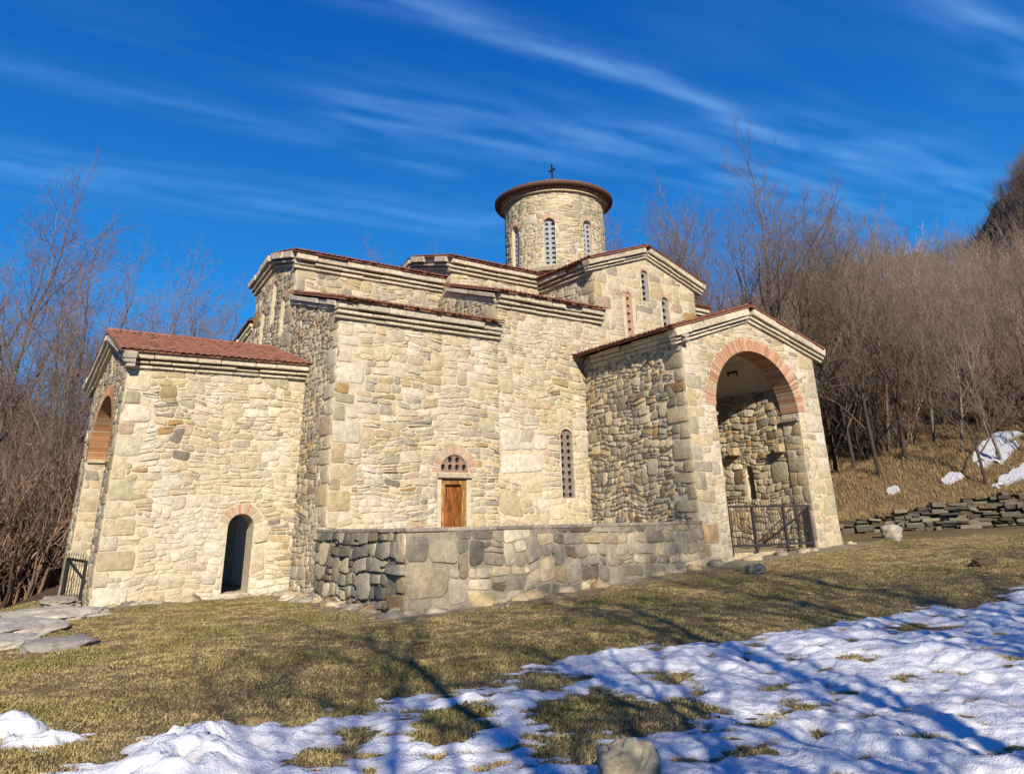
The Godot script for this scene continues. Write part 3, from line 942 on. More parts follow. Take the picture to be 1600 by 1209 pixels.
func build_west_porch(ch: Node3D, SW: Vector3) -> void:
	var SE := Vector3(0, 0, -2.48)
	var NW := Vector3(-5.33, 0, -8.93)
	var F := frame(SW, SE, Vector3.BACK)
	var L := SW.distance_to(SE)
	var dh := arch_hole(3.33, 4.08, -1.68, 0.10)
	var pw := wall("porch_wall", F, rect(0, -2.1, L - 0.01, 5.08), [dh], 0.85, ch)
	lay(F, rect(0, -1.95, L, 4.58), [arch_hole(3.27, 4.14, -1.75, 0.10), arch_hole(3.02, 4.40, 0.0, 0.12)], opts(pw, 1.0, {"left": 0.0, "smear": 0.36, "drift": 1.3, "lime": 0.42, "h": [0.09, 0.24], "blocks": [Rect2(2.75, -0.75, 0.5, 0.36), Rect2(2.7, -1.45, 0.55, 0.35), Rect2(4.2, -0.3, 0.5, 0.4), Rect2(4.15, -1.1, 0.42, 0.75)]}))
	brick_ring(F, Vector2(3.705, 0.10), 0.375, 0.66, PI * 0.08, PI * 0.92, 15, 0.015, 0.15, pw, [[Color(0.56, 0.30, 0.21), 3], [Color(0.60, 0.50, 0.37), 6]])
	var G := frame(NW, SW, Vector3.LEFT)
	var gl := NW.distance_to(SW)
	var ah := arch_hole(1.13, 4.90, -2.1, 2.28, -1.0, 16)
	var gw := wall("porch_wall", G, poly([0, -2.2, gl - 0.85, -2.2, gl, -2.2, gl, 5.08, gl * 0.5, 6.12, 0, 5.08]), [ah], 0.85, ch)
	lay(G, poly([0, -2.1, gl, -2.1, gl, 4.60, gl * 0.5, 5.60, 0, 4.60]), [arch_hole(0.80, 5.23, 2.2, 2.28, -1.0, 16), arch_hole(1.10, 4.93, -2.2, 2.28, -1.0, 16)], opts(gw, 0.5, {"left": 0.0, "right": gl, "pal": PAL_GREY, "smear": 0.15, "proud": [0.015, 0.04]}))
	brick_ring(G, Vector2(3.015, 2.28), 1.855, 2.20, 0.0, PI, 84, 0.015, 0.84, gw, [[Color(0.54, 0.27, 0.14), 5], [Color(0.58, 0.34, 0.19), 5], [Color(0.58, 0.46, 0.32), 2]])
	# stone facing of the far jamb, lit by the sun that comes through the arch
	var J := frame(G.at(1.13, 0, -0.02), G.at(1.13, 0, -0.84), Vector3.BACK)
	lay(J, rect(0.0, -1.95, 0.82, 2.2), [], opts(gw, 0.6, {"h": [0.25, 0.5], "asp": [1.0, 2.0], "pal": PAL_LIGHT, "proud": [0.01, 0.025]}))
	var ledge := MB.new()
	ledge.box(Vector3.ZERO, J.u * 0.42, Vector3(0, 0.05, 0), J.n * 0.07, CREAM, 0.01)
	obj("impost", ledge.mesh(M.stone), gw, J.at(0.41, 2.24, 0.03))
	# north wall, floor
	var Nf := frame(NW, Vector3(0, 0, -9.2), Vector3.FORWARD)
	wall("porch_wall", Nf, rect(0, -2.2, 5.3, 5.08), [], 0.85, ch)
	var fl := MB.new()
	fl.box(Vector3(-2.65, -1.86, -5.9), Vector3(2.62, 0, 0), Vector3(0, 0.09, 0), Vector3(0, 0, 2.95), shade(GREY, 0.9), 0.0)
	obj("floor", fl.mesh(M.stone), ch)
	for m in [1.0, -1.0]:
		var ew := Vector3(-5.66, 5.02, -2.47 if m > 0.0 else -9.37)
		var ee := Vector3(0.0, 5.02, -2.05 if m > 0.0 else -9.62)
		roof(ew, ee, Vector3(0.0, 6.24, -5.9), Vector3(-5.66, 6.24, -5.92), ch, Color(0.36, 0.165, 0.112), 0.015)
	ridge_caps(Vector3(-5.66, 6.27, -5.92), Vector3(0, 6.27, -5.9), ch)
	cornice(F.at(-0.12, 4.56, 0), F.at(L, 4.56, 0), F.n, pw, 0.2, [[0.0, 0.075, 0.13], [0.125, 0.075, 0.23], [0.25, 0.20, 0.35]])
	var rk := [[0.0, 0.10, 0.13], [0.12, 0.10, 0.22], [0.24, 0.20, 0.33]]
	cornice(G.at(-0.42, 4.52, 0), G.at(gl * 0.5, 5.72, 0), G.n, gw, 0.1, rk)
	cornice(G.at(gl * 0.5, 5.72, 0), G.at(gl + 0.42, 4.52, 0), G.n, gw, 0.1, rk)
	# rough footing stones
	for k in 13:
		var u := rnd(-0.3, L + 0.1)
		footing(ch, F.at(u, 0, rnd(0.03, 0.28)), rnd(0.14, 0.34))
	for k in 16:
		footing(ch, Vector3(rnd(-0.75, -0.05), 0, rnd(-2.4, 0.6)), rnd(0.15, 0.36))

func footing(parent: Node3D, p: Vector3, r: float) -> void:
	var q := Vector3(p.x, ground_y(p.x, p.z) - r * 0.22, p.z)
	var mb := MB.new()
	blob(mb, Vector3(r, r * rnd(0.45, 0.75), r * rnd(0.6, 0.9)), shade(pick(PAL_GREY), rnd(0.85, 1.1)), rnd(0, 500), 6, 9)
	var o := obj("footing_stone", mb.mesh(M.stone), parent, q)
	o.rotation.y = rnd(0, TAU)

# an angular rounded boulder
func blob(mb: MB, r: Vector3, col: Color, off: float, rings := 8, sides := 12, rough := 0.35) -> void:
	var base := mb.v.size()
	for i in rings + 1:
		var a := PI * i / rings
		for j in sides:
			var b := TAU * j / sides
			var d := Vector3(sin(a) * cos(b), cos(a), sin(a) * sin(b))
			var k := 1.0 + warp.get_noise_3d(d.x * 1.6 + off, d.y * 1.6, d.z * 1.6) * rough * 1.6 + fine.get_noise_3d(d.x * 4.0 + off, d.y * 4.0, d.z * 4.0) * rough * 0.4
			# squarish section
			var m := maxf(absf(d.x), maxf(absf(d.y), absf(d.z)))
			k *= lerpf(1.0, 0.8 / m, 0.45)
			mb.add(Vector3(d.x * r.x, d.y * r.y, d.z * r.z) * k, d, shade(col, 1.0 + fine.get_noise_3d(d.x * 3.0 + off, d.y * 3.0, d.z * 3.0) * 0.4))
	for i in rings:
		for j in sides:
			var a := base + i * sides + j
			var b := base + i * sides + (j + 1) % sides
			mb.face(a, b, b + sides)
			mb.face(a, b + sides, a + sides)
	# true normals
	var acc := PackedVector3Array()
	acc.resize(mb.v.size() - base)
	var t0 := mb.ix.size() - rings * sides * 6
	for t in range(t0, mb.ix.size(), 3):
		var p := mb.ix[t]; var q := mb.ix[t + 1]; var s := mb.ix[t + 2]
		var g := (mb.v[s] - mb.v[p]).cross(mb.v[q] - mb.v[p])
		acc[p - base] += g; acc[q - base] += g; acc[s - base] += g
	for i in acc.size():
		if acc[i].length() > 1e-9:
			mb.n[base + i] = acc[i].normalized()

func build_south_porch(ch: Node3D) -> void:
	var A := Vector3(9.76, 0, 5.18)
	var B := Vector3(16.26, 0, 5.64)
	var F := frame(A, B, Vector3.BACK)
	var L := A.distance_to(B)
	var cu := 3.27
	var ah := arch_hole(cu - 2.03, cu + 2.03, -1.6, 3.46, -1.0, 24)
	var fw := wall("porch_wall", F, poly([0.003, -1.6, L, -1.6, L, 5.92, L * 0.5, 6.94, 0.003, 5.92]), [ah], 0.75, ch)
	lay(F, poly([0, -1.45, L, -1.45, L, 5.46, L * 0.5, 6.48, 0, 5.46]), [arch_hole(cu - 2.46, cu + 2.46, 3.3, 3.46, -1.0, 24), arch_hole(cu - 2.06, cu + 2.06, -1.6, 3.46, -1.0, 20)], opts(fw, 1.0, {"left": 0.0, "right": L, "smear": 0.3, "lime": 0.1, "h": [0.13, 0.34], "asp": [1.0, 2.6], "proud": [0.012, 0.035]}))
	brick_ring(F, Vector2(cu, 3.46), 2.0, 2.44, 0.02, PI - 0.02, 96, 0.02, 0.74, fw, RED)
	# jamb faces
	for s in [-1.0, 1.0]:
		var J := frame(F.at(cu + 2.03 * s, 0, -0.02), F.at(cu + 2.03 * s, 0, -0.74), -F.u * s)
		lay(J, rect(0.0, -1.3, 0.72, 3.3), [], opts(fw, 0.5 if s > 0.0 else 0.0, {"h": [0.3, 0.6], "asp": [1.0, 1.8], "proud": [0.01, 0.03], "smear": 0.1}))
		var im := MB.new()
		im.box(Vector3.ZERO, J.u * 0.37, Vector3(0, 0.055, 0), J.n * 0.09, GREY, 0.01)
		obj("impost", im.mesh(M.stone), fw, J.at(0.37, 3.25, 0.03))
	# west wall
	var Wf := frame(Vector3(10.03, 0, 0.003), A, Vector3.LEFT)
	var wl := A.distance_to(Vector3(10.03, 0, 0))
	var pw := wall("porch_wall", Wf, rect(0, -1.7, wl - 0.003, 5.9), [], 0.8, ch)
	lay(Wf, rect(0.0, -0.3, wl, 5.85), [], opts(pw, 0.9, {"right": wl, "pal": PAL_GREY, "smear": 0.02, "drift": 0.5, "proud": [0.03, 0.085], "h": [0.10, 0.27], "asp": [0.8, 2.2], "joint": 0.045, "big": 0.12}))
	# ragged eave stones
	cornice(Wf.at(0.6, 5.44, 0), Wf.at(wl + 0.3, 5.44, 0), Wf.n, pw, 0.7, [[0.0, 0.12, 0.10], [0.135, 0.12, 0.20], [0.27, 0.15, 0.30]])
	# east wall: outer shell and inner face with a slit window
	var Ef := frame(Vector3(16.5, 0, 0.003), Vector3(16.26, 0, 5.637), Vector3.RIGHT)
	var ew := wall("porch_wall", Ef, rect(0, -1.7, 5.63, 5.9), [], 0.5, ch)
	lay(Ef, rect(0, -1.2, 5.64, 5.4), [], opts(ew, 0.0, {"proud": [0.02, 0.05]}))
	var If := frame(Vector3(15.16, 0, 0.0), Vector3(15.16, 0, 1.0), Vector3.LEFT)
	var slit := arch_hole(2.86, 3.20, 0.66, 1.62, 0.22)
	var iw := wall("porch_wall", If, rect(0.003, -1.7, 4.80, 4.46), [slit], 0.4, ch)
	lay(If, rect(0.003, -0.9, 4.78, 4.42), [arch_hole(2.82, 3.24, 0.62, 1.62, 0.26)], opts(iw, 0.8, {"pal": PAL_GREY, "smear": 0.05, "drift": 0.5, "proud": [0.03, 0.075], "h": [0.12, 0.30], "asp": [0.9, 2.4], "blocks": [Rect2(4.1, 1.2, 0.62, 0.7)]}))
	for c in [[4.62, 2.33], [2.62, 2.36]]:
		var cb := MB.new()
		cb.box(Vector3.ZERO, Vector3(0.2, 0, 0), Vector3(0, 0.14, 0), Vector3(0, 0, 0.13), SAND, 0.02)
		obj("corbel", cb.mesh(M.stone), iw, Vector3(14.99, c[1], c[0]))
	var Kf := frame(Vector3(10.9, 0, 0.0), Vector3(10.9, 0, 1.0), Vector3.RIGHT)
	wall("porch_wall", Kf, rect(0.003, -1.7, 4.4, 4.46), [], 0.06, ch)
	# plastered barrel vault
	var vb := MB.new()
	for k in 24:
		var a0 := PI * k / 24.0
		var a1 := PI * (k + 1) / 24.0
		var p0 := Vector3(13.03 + cos(a0) * 2.13, 4.46 + sin(a0) * 1.48, 0.0)
		var p1 := Vector3(13.03 + cos(a1) * 2.13, 4.46 + sin(a1) * 1.48, 0.0)
		var i := vb.add(p0 + Vector3(0, 0, 0.003), -Vector3(cos(a0) / 2.13, sin(a0) / 1.48, 0).normalized(), Color(0.70, 0.62, 0.49))
		vb.add(p1 + Vector3(0, 0, 0.003), -Vector3(cos(a1) / 2.13, sin(a1) / 1.48, 0).normalized(), Color(0.70, 0.62, 0.49))
		vb.add(p1 + Vector3(0, 0, 4.80), -Vector3(cos(a1) / 2.13, sin(a1) / 1.48, 0).normalized(), Color(0.70, 0.62, 0.49))
		vb.add(p0 + Vector3(0, 0, 4.80), -Vector3(cos(a0) / 2.13, sin(a0) / 1.48, 0).normalized(), Color(0.70, 0.62, 0.49))
		vb.face(i, i + 1, i + 2); vb.face(i, i + 2, i + 3)
	obj("vault", vb.mesh(M.plaster), ch)
	var br := MB.new()
	br.box(Vector3(14.55, 5.20, 3.3), Vector3(0.05, 0, 0), Vector3(0, 0.03, 0), Vector3(0, 0, 0.22), Color.WHITE, 0.0)
	for s in [-1.0, 1.0]:
		br.box(Vector3(14.56, 5.13, 3.3 + 0.2 * s), Vector3(0.03, 0, 0), Vector3(0, 0.07, 0), Vector3(0, 0, 0.02), Color.WHITE, 0.0)
	obj("bracket", br.mesh(M.dark_iron), ch)
	var fl := MB.new()
	fl.box(Vector3(13.03, -1.06, 2.55), Vector3(2.2, 0, 0), Vector3(0, 0.1, 0), Vector3(0, 0, 2.5), CREAM, 0.0)
	obj("floor", fl.mesh(M.stone), ch)
	var mx := 13.01
	for m in [1.0, -1.0]:
		var front := F.at(L * 0.5 + (L * 0.5 + (0.42 if m > 0.0 else 0.6)) * m, 0, 0.34)
		var e0 := Vector3(front.x, 5.86, front.z)
		var e1 := Vector3(16.95 if m > 0.0 else 9.42, 5.86, 0.0)
		var fr := F.at(L * 0.5, 7.04, 0.34)
		roof(e0, e1, Vector3(13.25, 7.04, 0.0), fr, ch, Color(0.31, 0.13, 0.085), 0.04)
	ridge_caps(F.at(L * 0.5, 7.08, 0.30), Vector3(13.25, 7.08, 0.05), ch)
	var rake := [[0.0, 0.08, 0.11], [0.115, 0.085, 0.20], [0.235, 0.27, 0.30]]
	cornice(F.at(-0.36, 5.34, 0), F.at(L * 0.5, 6.50, 0), F.n, fw, 0.0, rake)
	cornice(F.at(L * 0.5, 6.50, 0), F.at(L + 0.40, 5.34, 0), F.n, fw, 0.0, rake)
	# threshold stones
	for k in 8:
		var p := F.at(rnd(-0.1, L + 0.3), 0, rnd(0.1, 0.4))
		footing(ch, p, rnd(0.18, 0.42))

func build_drum(ch: Node3D) -> void:
	var C := Vector3(14.08, 0, -6.39)
	var f := Fr.new()
	f.o = C
	f.R = 2.53
	var half := PI * f.R
	var holes := []
	var grown := []
	for k in 8:
		var u := (k - 4) * f.R * TAU / 8.0 + 0.0005
		if k == 0:
			continue
		holes.append(arch_hole(u - 0.27, u + 0.27, 11.38, 13.46))
		grown.append(arch_hole(u - 0.31, u + 0.31, 11.34, 13.46))
	var dr := wall("drum", f, rect(-half, 10.0, half, 15.42), holes, 0.5, ch)
	lay(f, rect(-half, 11.25, half, 15.14), grown, opts(dr, 0.8, {"h": [0.12, 0.24], "asp": [1.2, 3.0], "smear": 0.25, "pal": [[CREAM, 30], [PALE, 22], [SAND, 10], [GREY, 12], [OLIVE, 14]], "proud": [0.015, 0.04]}))
	for k in 8:
		if k == 0:
			continue
		var u := (k - 4) * f.R * TAU / 8.0 + 0.0005
		pierced(f, u - 0.29, u + 0.29, 11.36, 13.46, 0.16, 2, 9, 0.085, Color(0.42, 0.44, 0.47), dr, "window", "pale_glass")
		brick_ring(f, Vector2(u, 13.46), 0.27, 0.52, 0.0, PI, 15, 0.03, 0.12, dr, FADED)
	# plinth ring and lead-grey skirt under the drum
	var ring := MB.new()
	lathe(ring, C, [[2.62, 10.2], [2.62, 10.98], [2.86, 11.0], [2.88, 11.12], [2.62, 11.26], [2.5, 11.27]], 64, shade(OLIVE, 0.85))
	obj("plinth", ring.mesh(M.stone), dr)
	# stepped cornice: stone band, brick teeth, wooden-dark soffit
	var band := MB.new()
	lathe(band, C, [[2.5, 15.10], [2.70, 15.11], [2.71, 15.20], [2.5, 15.21]], 64, CREAM)
	obj("cornice", band.mesh(M.stone), dr)
	var teeth := MB.new()
	for k in 110:
		var a := TAU * k / 110.0
		var d := Vector3(sin(a), 0, cos(a))
		teeth.box(C + d * 2.68 + Vector3(0, 15.27, 0), Vector3(d.z, 0, -d.x) * 0.045, Vector3(0, 0.04, 0), d * 0.13, shade(pick(RED), rnd(0.8, 1.1)), 0.0)
	var tt := obj("brick_course", teeth.mesh(M.brick), dr)
	tt.set_meta("kind", "stuff")
	# roof of flat tiles, gently domed
	var rf := MB.new()
	var prof := [[2.4, 15.31], [3.03, 15.34], [3.08, 15.40], [3.08, 15.48], [2.75, 15.64], [2.35, 15.83], [1.9, 16.05], [1.4, 16.29], [0.9, 16.52], [0.4, 16.72], [0.0, 16.80]]
	lathe(rf, C, prof, 72, Color(0.17, 0.105, 0.08))
	var roof_ := obj("roof", rf.mesh(M.tile), dr)
	var tl := MB.new()
	for j in 9:
		var i0 := 3 + j * 0.72
		var p0 := prof_at(prof, i0)
		var p1 := prof_at(prof, minf(i0 + 0.95, 9.9))
		var cnt := int(maxf(8.0, TAU * p0.x / 0.22))
		for k in cnt:
			var a := TAU * (k + (j % 2) * 0.5) / cnt
			var a1 := a + TAU / cnt * 0.96
			var col := shade(Color(0.21, 0.125, 0.095), rnd(0.7, 1.3))
			var q := [Vector3(sin(a) * p0.x, p0.y + 0.03, cos(a) * p0.x), Vector3(sin(a1) * p0.x, p0.y + 0.03, cos(a1) * p0.x), Vector3(sin(a1) * p1.x, p1.y + 0.008, cos(a1) * p1.x), Vector3(sin(a) * p1.x, p1.y + 0.008, cos(a) * p1.x)]
			tl.flat(C + q[0], C + q[1], C + q[2], C + q[3], C + Vector3(0, 10, 0), col)
			tl.flat(C + q[0], C + q[1], C + q[1] - Vector3(0, 0.03, 0), C + q[0] - Vector3(0, 0.03, 0), C + Vector3(0, 16, 0), col)
	var t2 := obj("roof_tile", tl.mesh(M.tile), roof_)
	t2.set_meta("kind", "stuff")
	# hipped skirts where the arms meet under the drum
	var sk := MB.new()
	lathe(sk, C, [[3.6, 10.35], [2.66, 10.93]], 48, Color(0.22, 0.11, 0.08))
	obj("roof_skirt", sk.mesh(M.tile), dr)
	var cr := MB.new()
	cr.box(C + Vector3(0, 17.20, 0), Vector3(0.035, 0, 0), Vector3(0, 0.62, 0), Vector3(0, 0, 0.035), Color.WHITE, 0.0)
	cr.box(C + Vector3(0, 17.48, 0), Vector3(0.032, 0, 0), Vector3(0, 0.045, 0), Vector3(0, 0, 0.27), Color.WHITE, 0.0)
	obj("cross", cr.mesh(M.dark_iron), roof_)

func prof_at(p: Array, x: float) -> Vector2:
	var i := clampi(int(x), 0, p.size() - 2)
	var t := x - i
	return Vector2(lerpf(p[i][0], p[i + 1][0], t), lerpf(p[i][1], p[i + 1][1], t))

func lathe(mb: MB, c: Vector3, prof: Array, sides: int, col: Color) -> void:
	for i in prof.size() - 1:
		var a: Array = prof[i]
		var b: Array = prof[i + 1]
		var d := Vector2(b[0] - a[0], b[1] - a[1]).normalized()
		var n2 := Vector2(d.y, -d.x)
		var base := mb.v.size()
		for k in sides + 1:
			var t := TAU * k / sides
			var r := Vector3(sin(t), 0, cos(t))
			var nn := (r * n2.x + Vector3(0, n2.y, 0)).normalized()
			mb.add(c + r * a[0] + Vector3(0, a[1], 0), nn, col)
			mb.add(c + r * b[0] + Vector3(0, b[1], 0), nn, col)
		for k in sides:
			var q := base + 2 * k
			mb.face(q, q + 2, q + 3); mb.face(q, q + 3, q + 1)

# ---------------------------------------------------------------- terrace, gates, field wall
func build_terrace() -> void:
	var te := thing("stone_terrace", "low terrace of dark lichened stone blocks in front of the church door", "terrace", Vector3(4.7, -1.6, 5.0))
	var A := Vector3(-0.23, 0, 5.29)
	var F := frame(A, Vector3(9.74, 0, 5.29), Vector3.BACK)
	var Wf := frame(Vector3(-0.23, 0, 0.0), A, Vector3.LEFT)
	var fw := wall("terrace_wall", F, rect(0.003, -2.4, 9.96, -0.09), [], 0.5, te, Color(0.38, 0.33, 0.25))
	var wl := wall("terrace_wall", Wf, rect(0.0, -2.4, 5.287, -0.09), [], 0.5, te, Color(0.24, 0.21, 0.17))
	var front := poly([0, -2.05, 2.0, -2.02, 5.0, -1.75, 9.96, -1.3, 9.96, -0.09, 0, -0.09])
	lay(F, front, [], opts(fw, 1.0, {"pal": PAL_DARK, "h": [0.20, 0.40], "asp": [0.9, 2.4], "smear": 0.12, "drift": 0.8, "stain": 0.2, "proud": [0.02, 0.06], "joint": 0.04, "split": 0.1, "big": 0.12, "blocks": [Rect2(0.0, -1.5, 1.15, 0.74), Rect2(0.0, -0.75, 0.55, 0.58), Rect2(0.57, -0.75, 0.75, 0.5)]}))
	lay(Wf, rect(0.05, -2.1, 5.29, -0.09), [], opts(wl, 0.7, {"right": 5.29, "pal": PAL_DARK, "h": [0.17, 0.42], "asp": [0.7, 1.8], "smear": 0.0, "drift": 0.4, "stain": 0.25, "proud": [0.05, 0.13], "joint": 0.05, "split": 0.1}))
	# coping slabs
	for side in 2:
		var f: Fr = F if side == 0 else Wf
		var x := -0.04
		var L := 9.97 if side == 0 else 5.0
		while x < L:
			var w := minf(rnd(0.5, 1.2), L - x)
			if L - x - w < 0.2:
				w = L - x
			var mb := MB.new()
			var col := shade(GREY.lerp(SLATE, rnd(0, 0.7)), rnd(0.8, 1.15))
			mb.box(Vector3.ZERO, f.u * (w * 0.5 - 0.008), Vector3(0, 0.044, 0), f.n * 0.27, col, 0.015)
			for i in mb.v.size():
				var q := mb.v[i] + f.u * x
				mb.v[i] += Vector3(fine.get_noise_3d(q.x * 7.0, q.y * 7.0, q.z * 7.0), fine.get_noise_3d(q.x * 7.0 + 9.0, q.y * 7.0, q.z * 7.0) * 0.6, fine.get_noise_3d(q.x * 7.0, q.y * 7.0 + 5.0, q.z * 7.0)) * 0.02
			obj("coping_slab", mb.mesh(M.stone), te, f.at(x + w * 0.5, -0.045, -0.23 + rnd(-0.01, 0.015)))
			x += w
	var top := MB.new()
	top.box(Vector3(4.87, -0.16, 2.4), Vector3(4.82, 0, 0), Vector3(0, 0.06, 0), Vector3(0, 0, 2.38), shade(GREY, 0.85), 0.0)
	obj("paving", top.mesh(M.stone), te)
	# footing course
	for k in 16:
		var u := rnd(-0.4, 9.6)
		footing(te, F.at(u, 0, rnd(0.0, 0.22)), rnd(0.16, 0.40))
	for k in 12:
		footing(te, Wf.at(rnd(0.8, 5.4), 0, rnd(0.0, 0.3)), rnd(0.2, 0.42))
	set_stones(te, 300)

func gate(label: String, f: Fr, u0: float, u1: float, v0: float, v1: float, posts: Array, mat: String, brace: bool, apart := 0.125) -> void:
	var g := thing("metal_gate", label, "gate", f.at((u0 + u1) * 0.5, v0, 0))
	for p in posts:
		var mb := MB.new()
		mb.box(Vector3.ZERO, f.u * 0.04, Vector3(0, (v1 - v0) * 0.5 + 0.06, 0), f.n * 0.04, Color.WHITE, 0.006)
		obj("post", mb.mesh(M[mat]), g, f.at(p, (v0 + v1) * 0.5 - 0.06, 0))
	for v in [v0 + 0.16, v1]:
		var mb := MB.new()
		mb.box(Vector3.ZERO, f.u * (u1 - u0) * 0.5, Vector3(0, 0.032, 0), f.n * 0.03, Color.WHITE, 0.0)
		obj("rail", mb.mesh(M[mat]), g, f.at((u0 + u1) * 0.5, v, 0))
	var bar_mb := MB.new()
	var hgt := v1 - v0 - 0.16
	bar_mb.bar(Vector3(0, -hgt * 0.5, 0), Vector3(0, hgt * 0.5 + 0.14, 0), 0.009, 0.009, 5, Color.WHITE)
	bar_mb.bar(Vector3(0, hgt * 0.5 + 0.14, 0), Vector3(0, hgt * 0.5 + 0.24, 0), 0.013, 0.001, 5, Color.WHITE)
	var bar_mesh := bar_mb.mesh(M[mat])
	var n := int((u1 - u0) / apart)
	for k in n:
		var u := lerpf(u0, u1, (k + 0.5) / n)
		obj("bar", bar_mesh, g, f.at(u, v0 + 0.16 + hgt * 0.5, 0))
	# lozenge chains in each panel
	for i in posts.size() - 1:
		var mb := MB.new()
		var c: float = (posts[i] + posts[i + 1]) * 0.5
		var w: float = minf((posts[i + 1] - posts[i]) * 0.22, 0.24)
		for k in 3:
			var b := v0 + 0.2 + (hgt - 0.1) * k / 3.0
			var t := v0 + 0.2 + (hgt - 0.1) * (k + 1) / 3.0
			var m := (b + t) * 0.5
			for s in [-1.0, 1.0]:
				mb.bar(f.at(c, b, 0.02), f.at(c + w * s, m, 0.02), 0.011, 0.011, 4, Color.WHITE)
				mb.bar(f.at(c + w * s, m, 0.02), f.at(c, t, 0.02), 0.011, 0.011, 4, Color.WHITE)
		obj("lozenge", mb.mesh(M[mat]), g)
	if brace:
		var mb := MB.new()
		mb.bar(f.at(posts[1], v0 + 0.18, -0.03), f.at(posts[2], v1 - 0.35, -0.03), 0.022, 0.022, 5, Color.WHITE)
		obj("brace", mb.mesh(M[mat]), g)

func build_gates() -> void:
	var F := frame(Vector3(9.76, 0, 5.18), Vector3(16.26, 0, 5.64), Vector3.BACK)
	var f := frame(F.at(0, 0, -0.12), F.at(1, 0, -0.12), Vector3.BACK)
	gate("brown metal gate with spiked bars and lozenges across the tall porch arch", f, 1.30, 5.24, -0.92, 0.39, [1.36, 2.46, 3.92, 5.18], "iron", true)
	var G := frame(Vector3(-5.33, 0, -8.93), Vector3(-5.28, 0, -2.90), Vector3.LEFT)
	var g := frame(G.at(0, 0, 0.06), G.at(1, 0, 0.06), Vector3.LEFT)
	gate("black metal gate with spiked bars in the arch of the left porch", g, 1.18, 4.86, -1.9, -0.72, [1.22, 4.82], "dark_iron", false, 0.46)

func build_field_wall() -> void:
	var q := thing("dry_stone_wall", "low dark dry stone retaining wall below the grassy bank", "stone wall", Vector3(23, -0.6, 6))
	var tdir := Vector3(0.618, 0, 0.787)
	var ndir := Vector3(0.787, 0, -0.618)
	var o := Vector3(20.8, 0, 3.0)
	var n := 0
	for course in 12:
		var s := -1.6 + rnd(-0.3, 0)
		while s < 14.0:
			var hs := clampf(0.45 + 0.8 * s / 7.0, 0.12, 1.35)
			var w := rnd(0.22, 0.75)
			var h := rnd(0.06, 0.17)
			if rng.randf() < 0.12:
				s += rnd(0.05, 0.3)
				continue
			var p := o + tdir * (s + w * 0.5)
			var y0 := ground_y(p.x - ndir.x * 0.4, p.z - ndir.z * 0.4)
			var y := y0 + course * 0.105 + rnd(-0.02, 0.02) + fine.get_noise_2d(s * 0.6, 3.0) * 0.06
			if y < y0 + hs + rnd(-0.05, 0.06):
				var mb := MB.new()
				mb.box(Vector3.ZERO, tdir.rotated(Vector3.UP, rnd(-0.12, 0.12)) * w * 0.5, Vector3(0, h * 0.5, 0), ndir * rnd(0.18, 0.30), shade(pick([[SLATE, 20], [GREY, 10], [BROWN, 8], [OLIVE, 4]]), rnd(0.28, 0.72)), 0.02)
				for i in mb.v.size():
					var v := mb.v[i] + p
					mb.v[i] += Vector3(fine.get_noise_3d(v.x * 8.0, v.y * 8.0, v.z * 8.0), fine.get_noise_3d(v.x * 8.0 + 9.0, v.y * 8.0, v.z * 8.0), fine.get_noise_3d(v.x * 8.0, v.y * 8.0 + 5.0, v.z * 8.0)) * 0.09
				obj("stone", mb.mesh(M.stone), q, p + Vector3(0, y - p.y + 0.05, 0) + ndir * (course * 0.022 - 0.02 + rnd(-0.14, 0.14)))
				n += 1
			s += w + rnd(0.0, 0.06)

# ---------------------------------------------------------------- ground, snow, grass
func steps(lo: float, hi: float, fine_step: float, far_lo: float, far_hi: float) -> PackedFloat32Array:
	var mid := []
	var x := lo
	while x <= hi:
		mid.append(x)
		x += fine_step
	var d := fine_step
	x = lo
	while x > far_lo:
		d *= 1.22
		x -= d
		mid.push_front(x)
	d = fine_step
	x = mid[-1]
	while x < far_hi:
		d *= 1.22
		x += d
		mid.append(x)
	return PackedFloat32Array(mid)

const SOIL := Color(0.30, 0.22, 0.105)
const DIRT := Color(0.34, 0.295, 0.225)

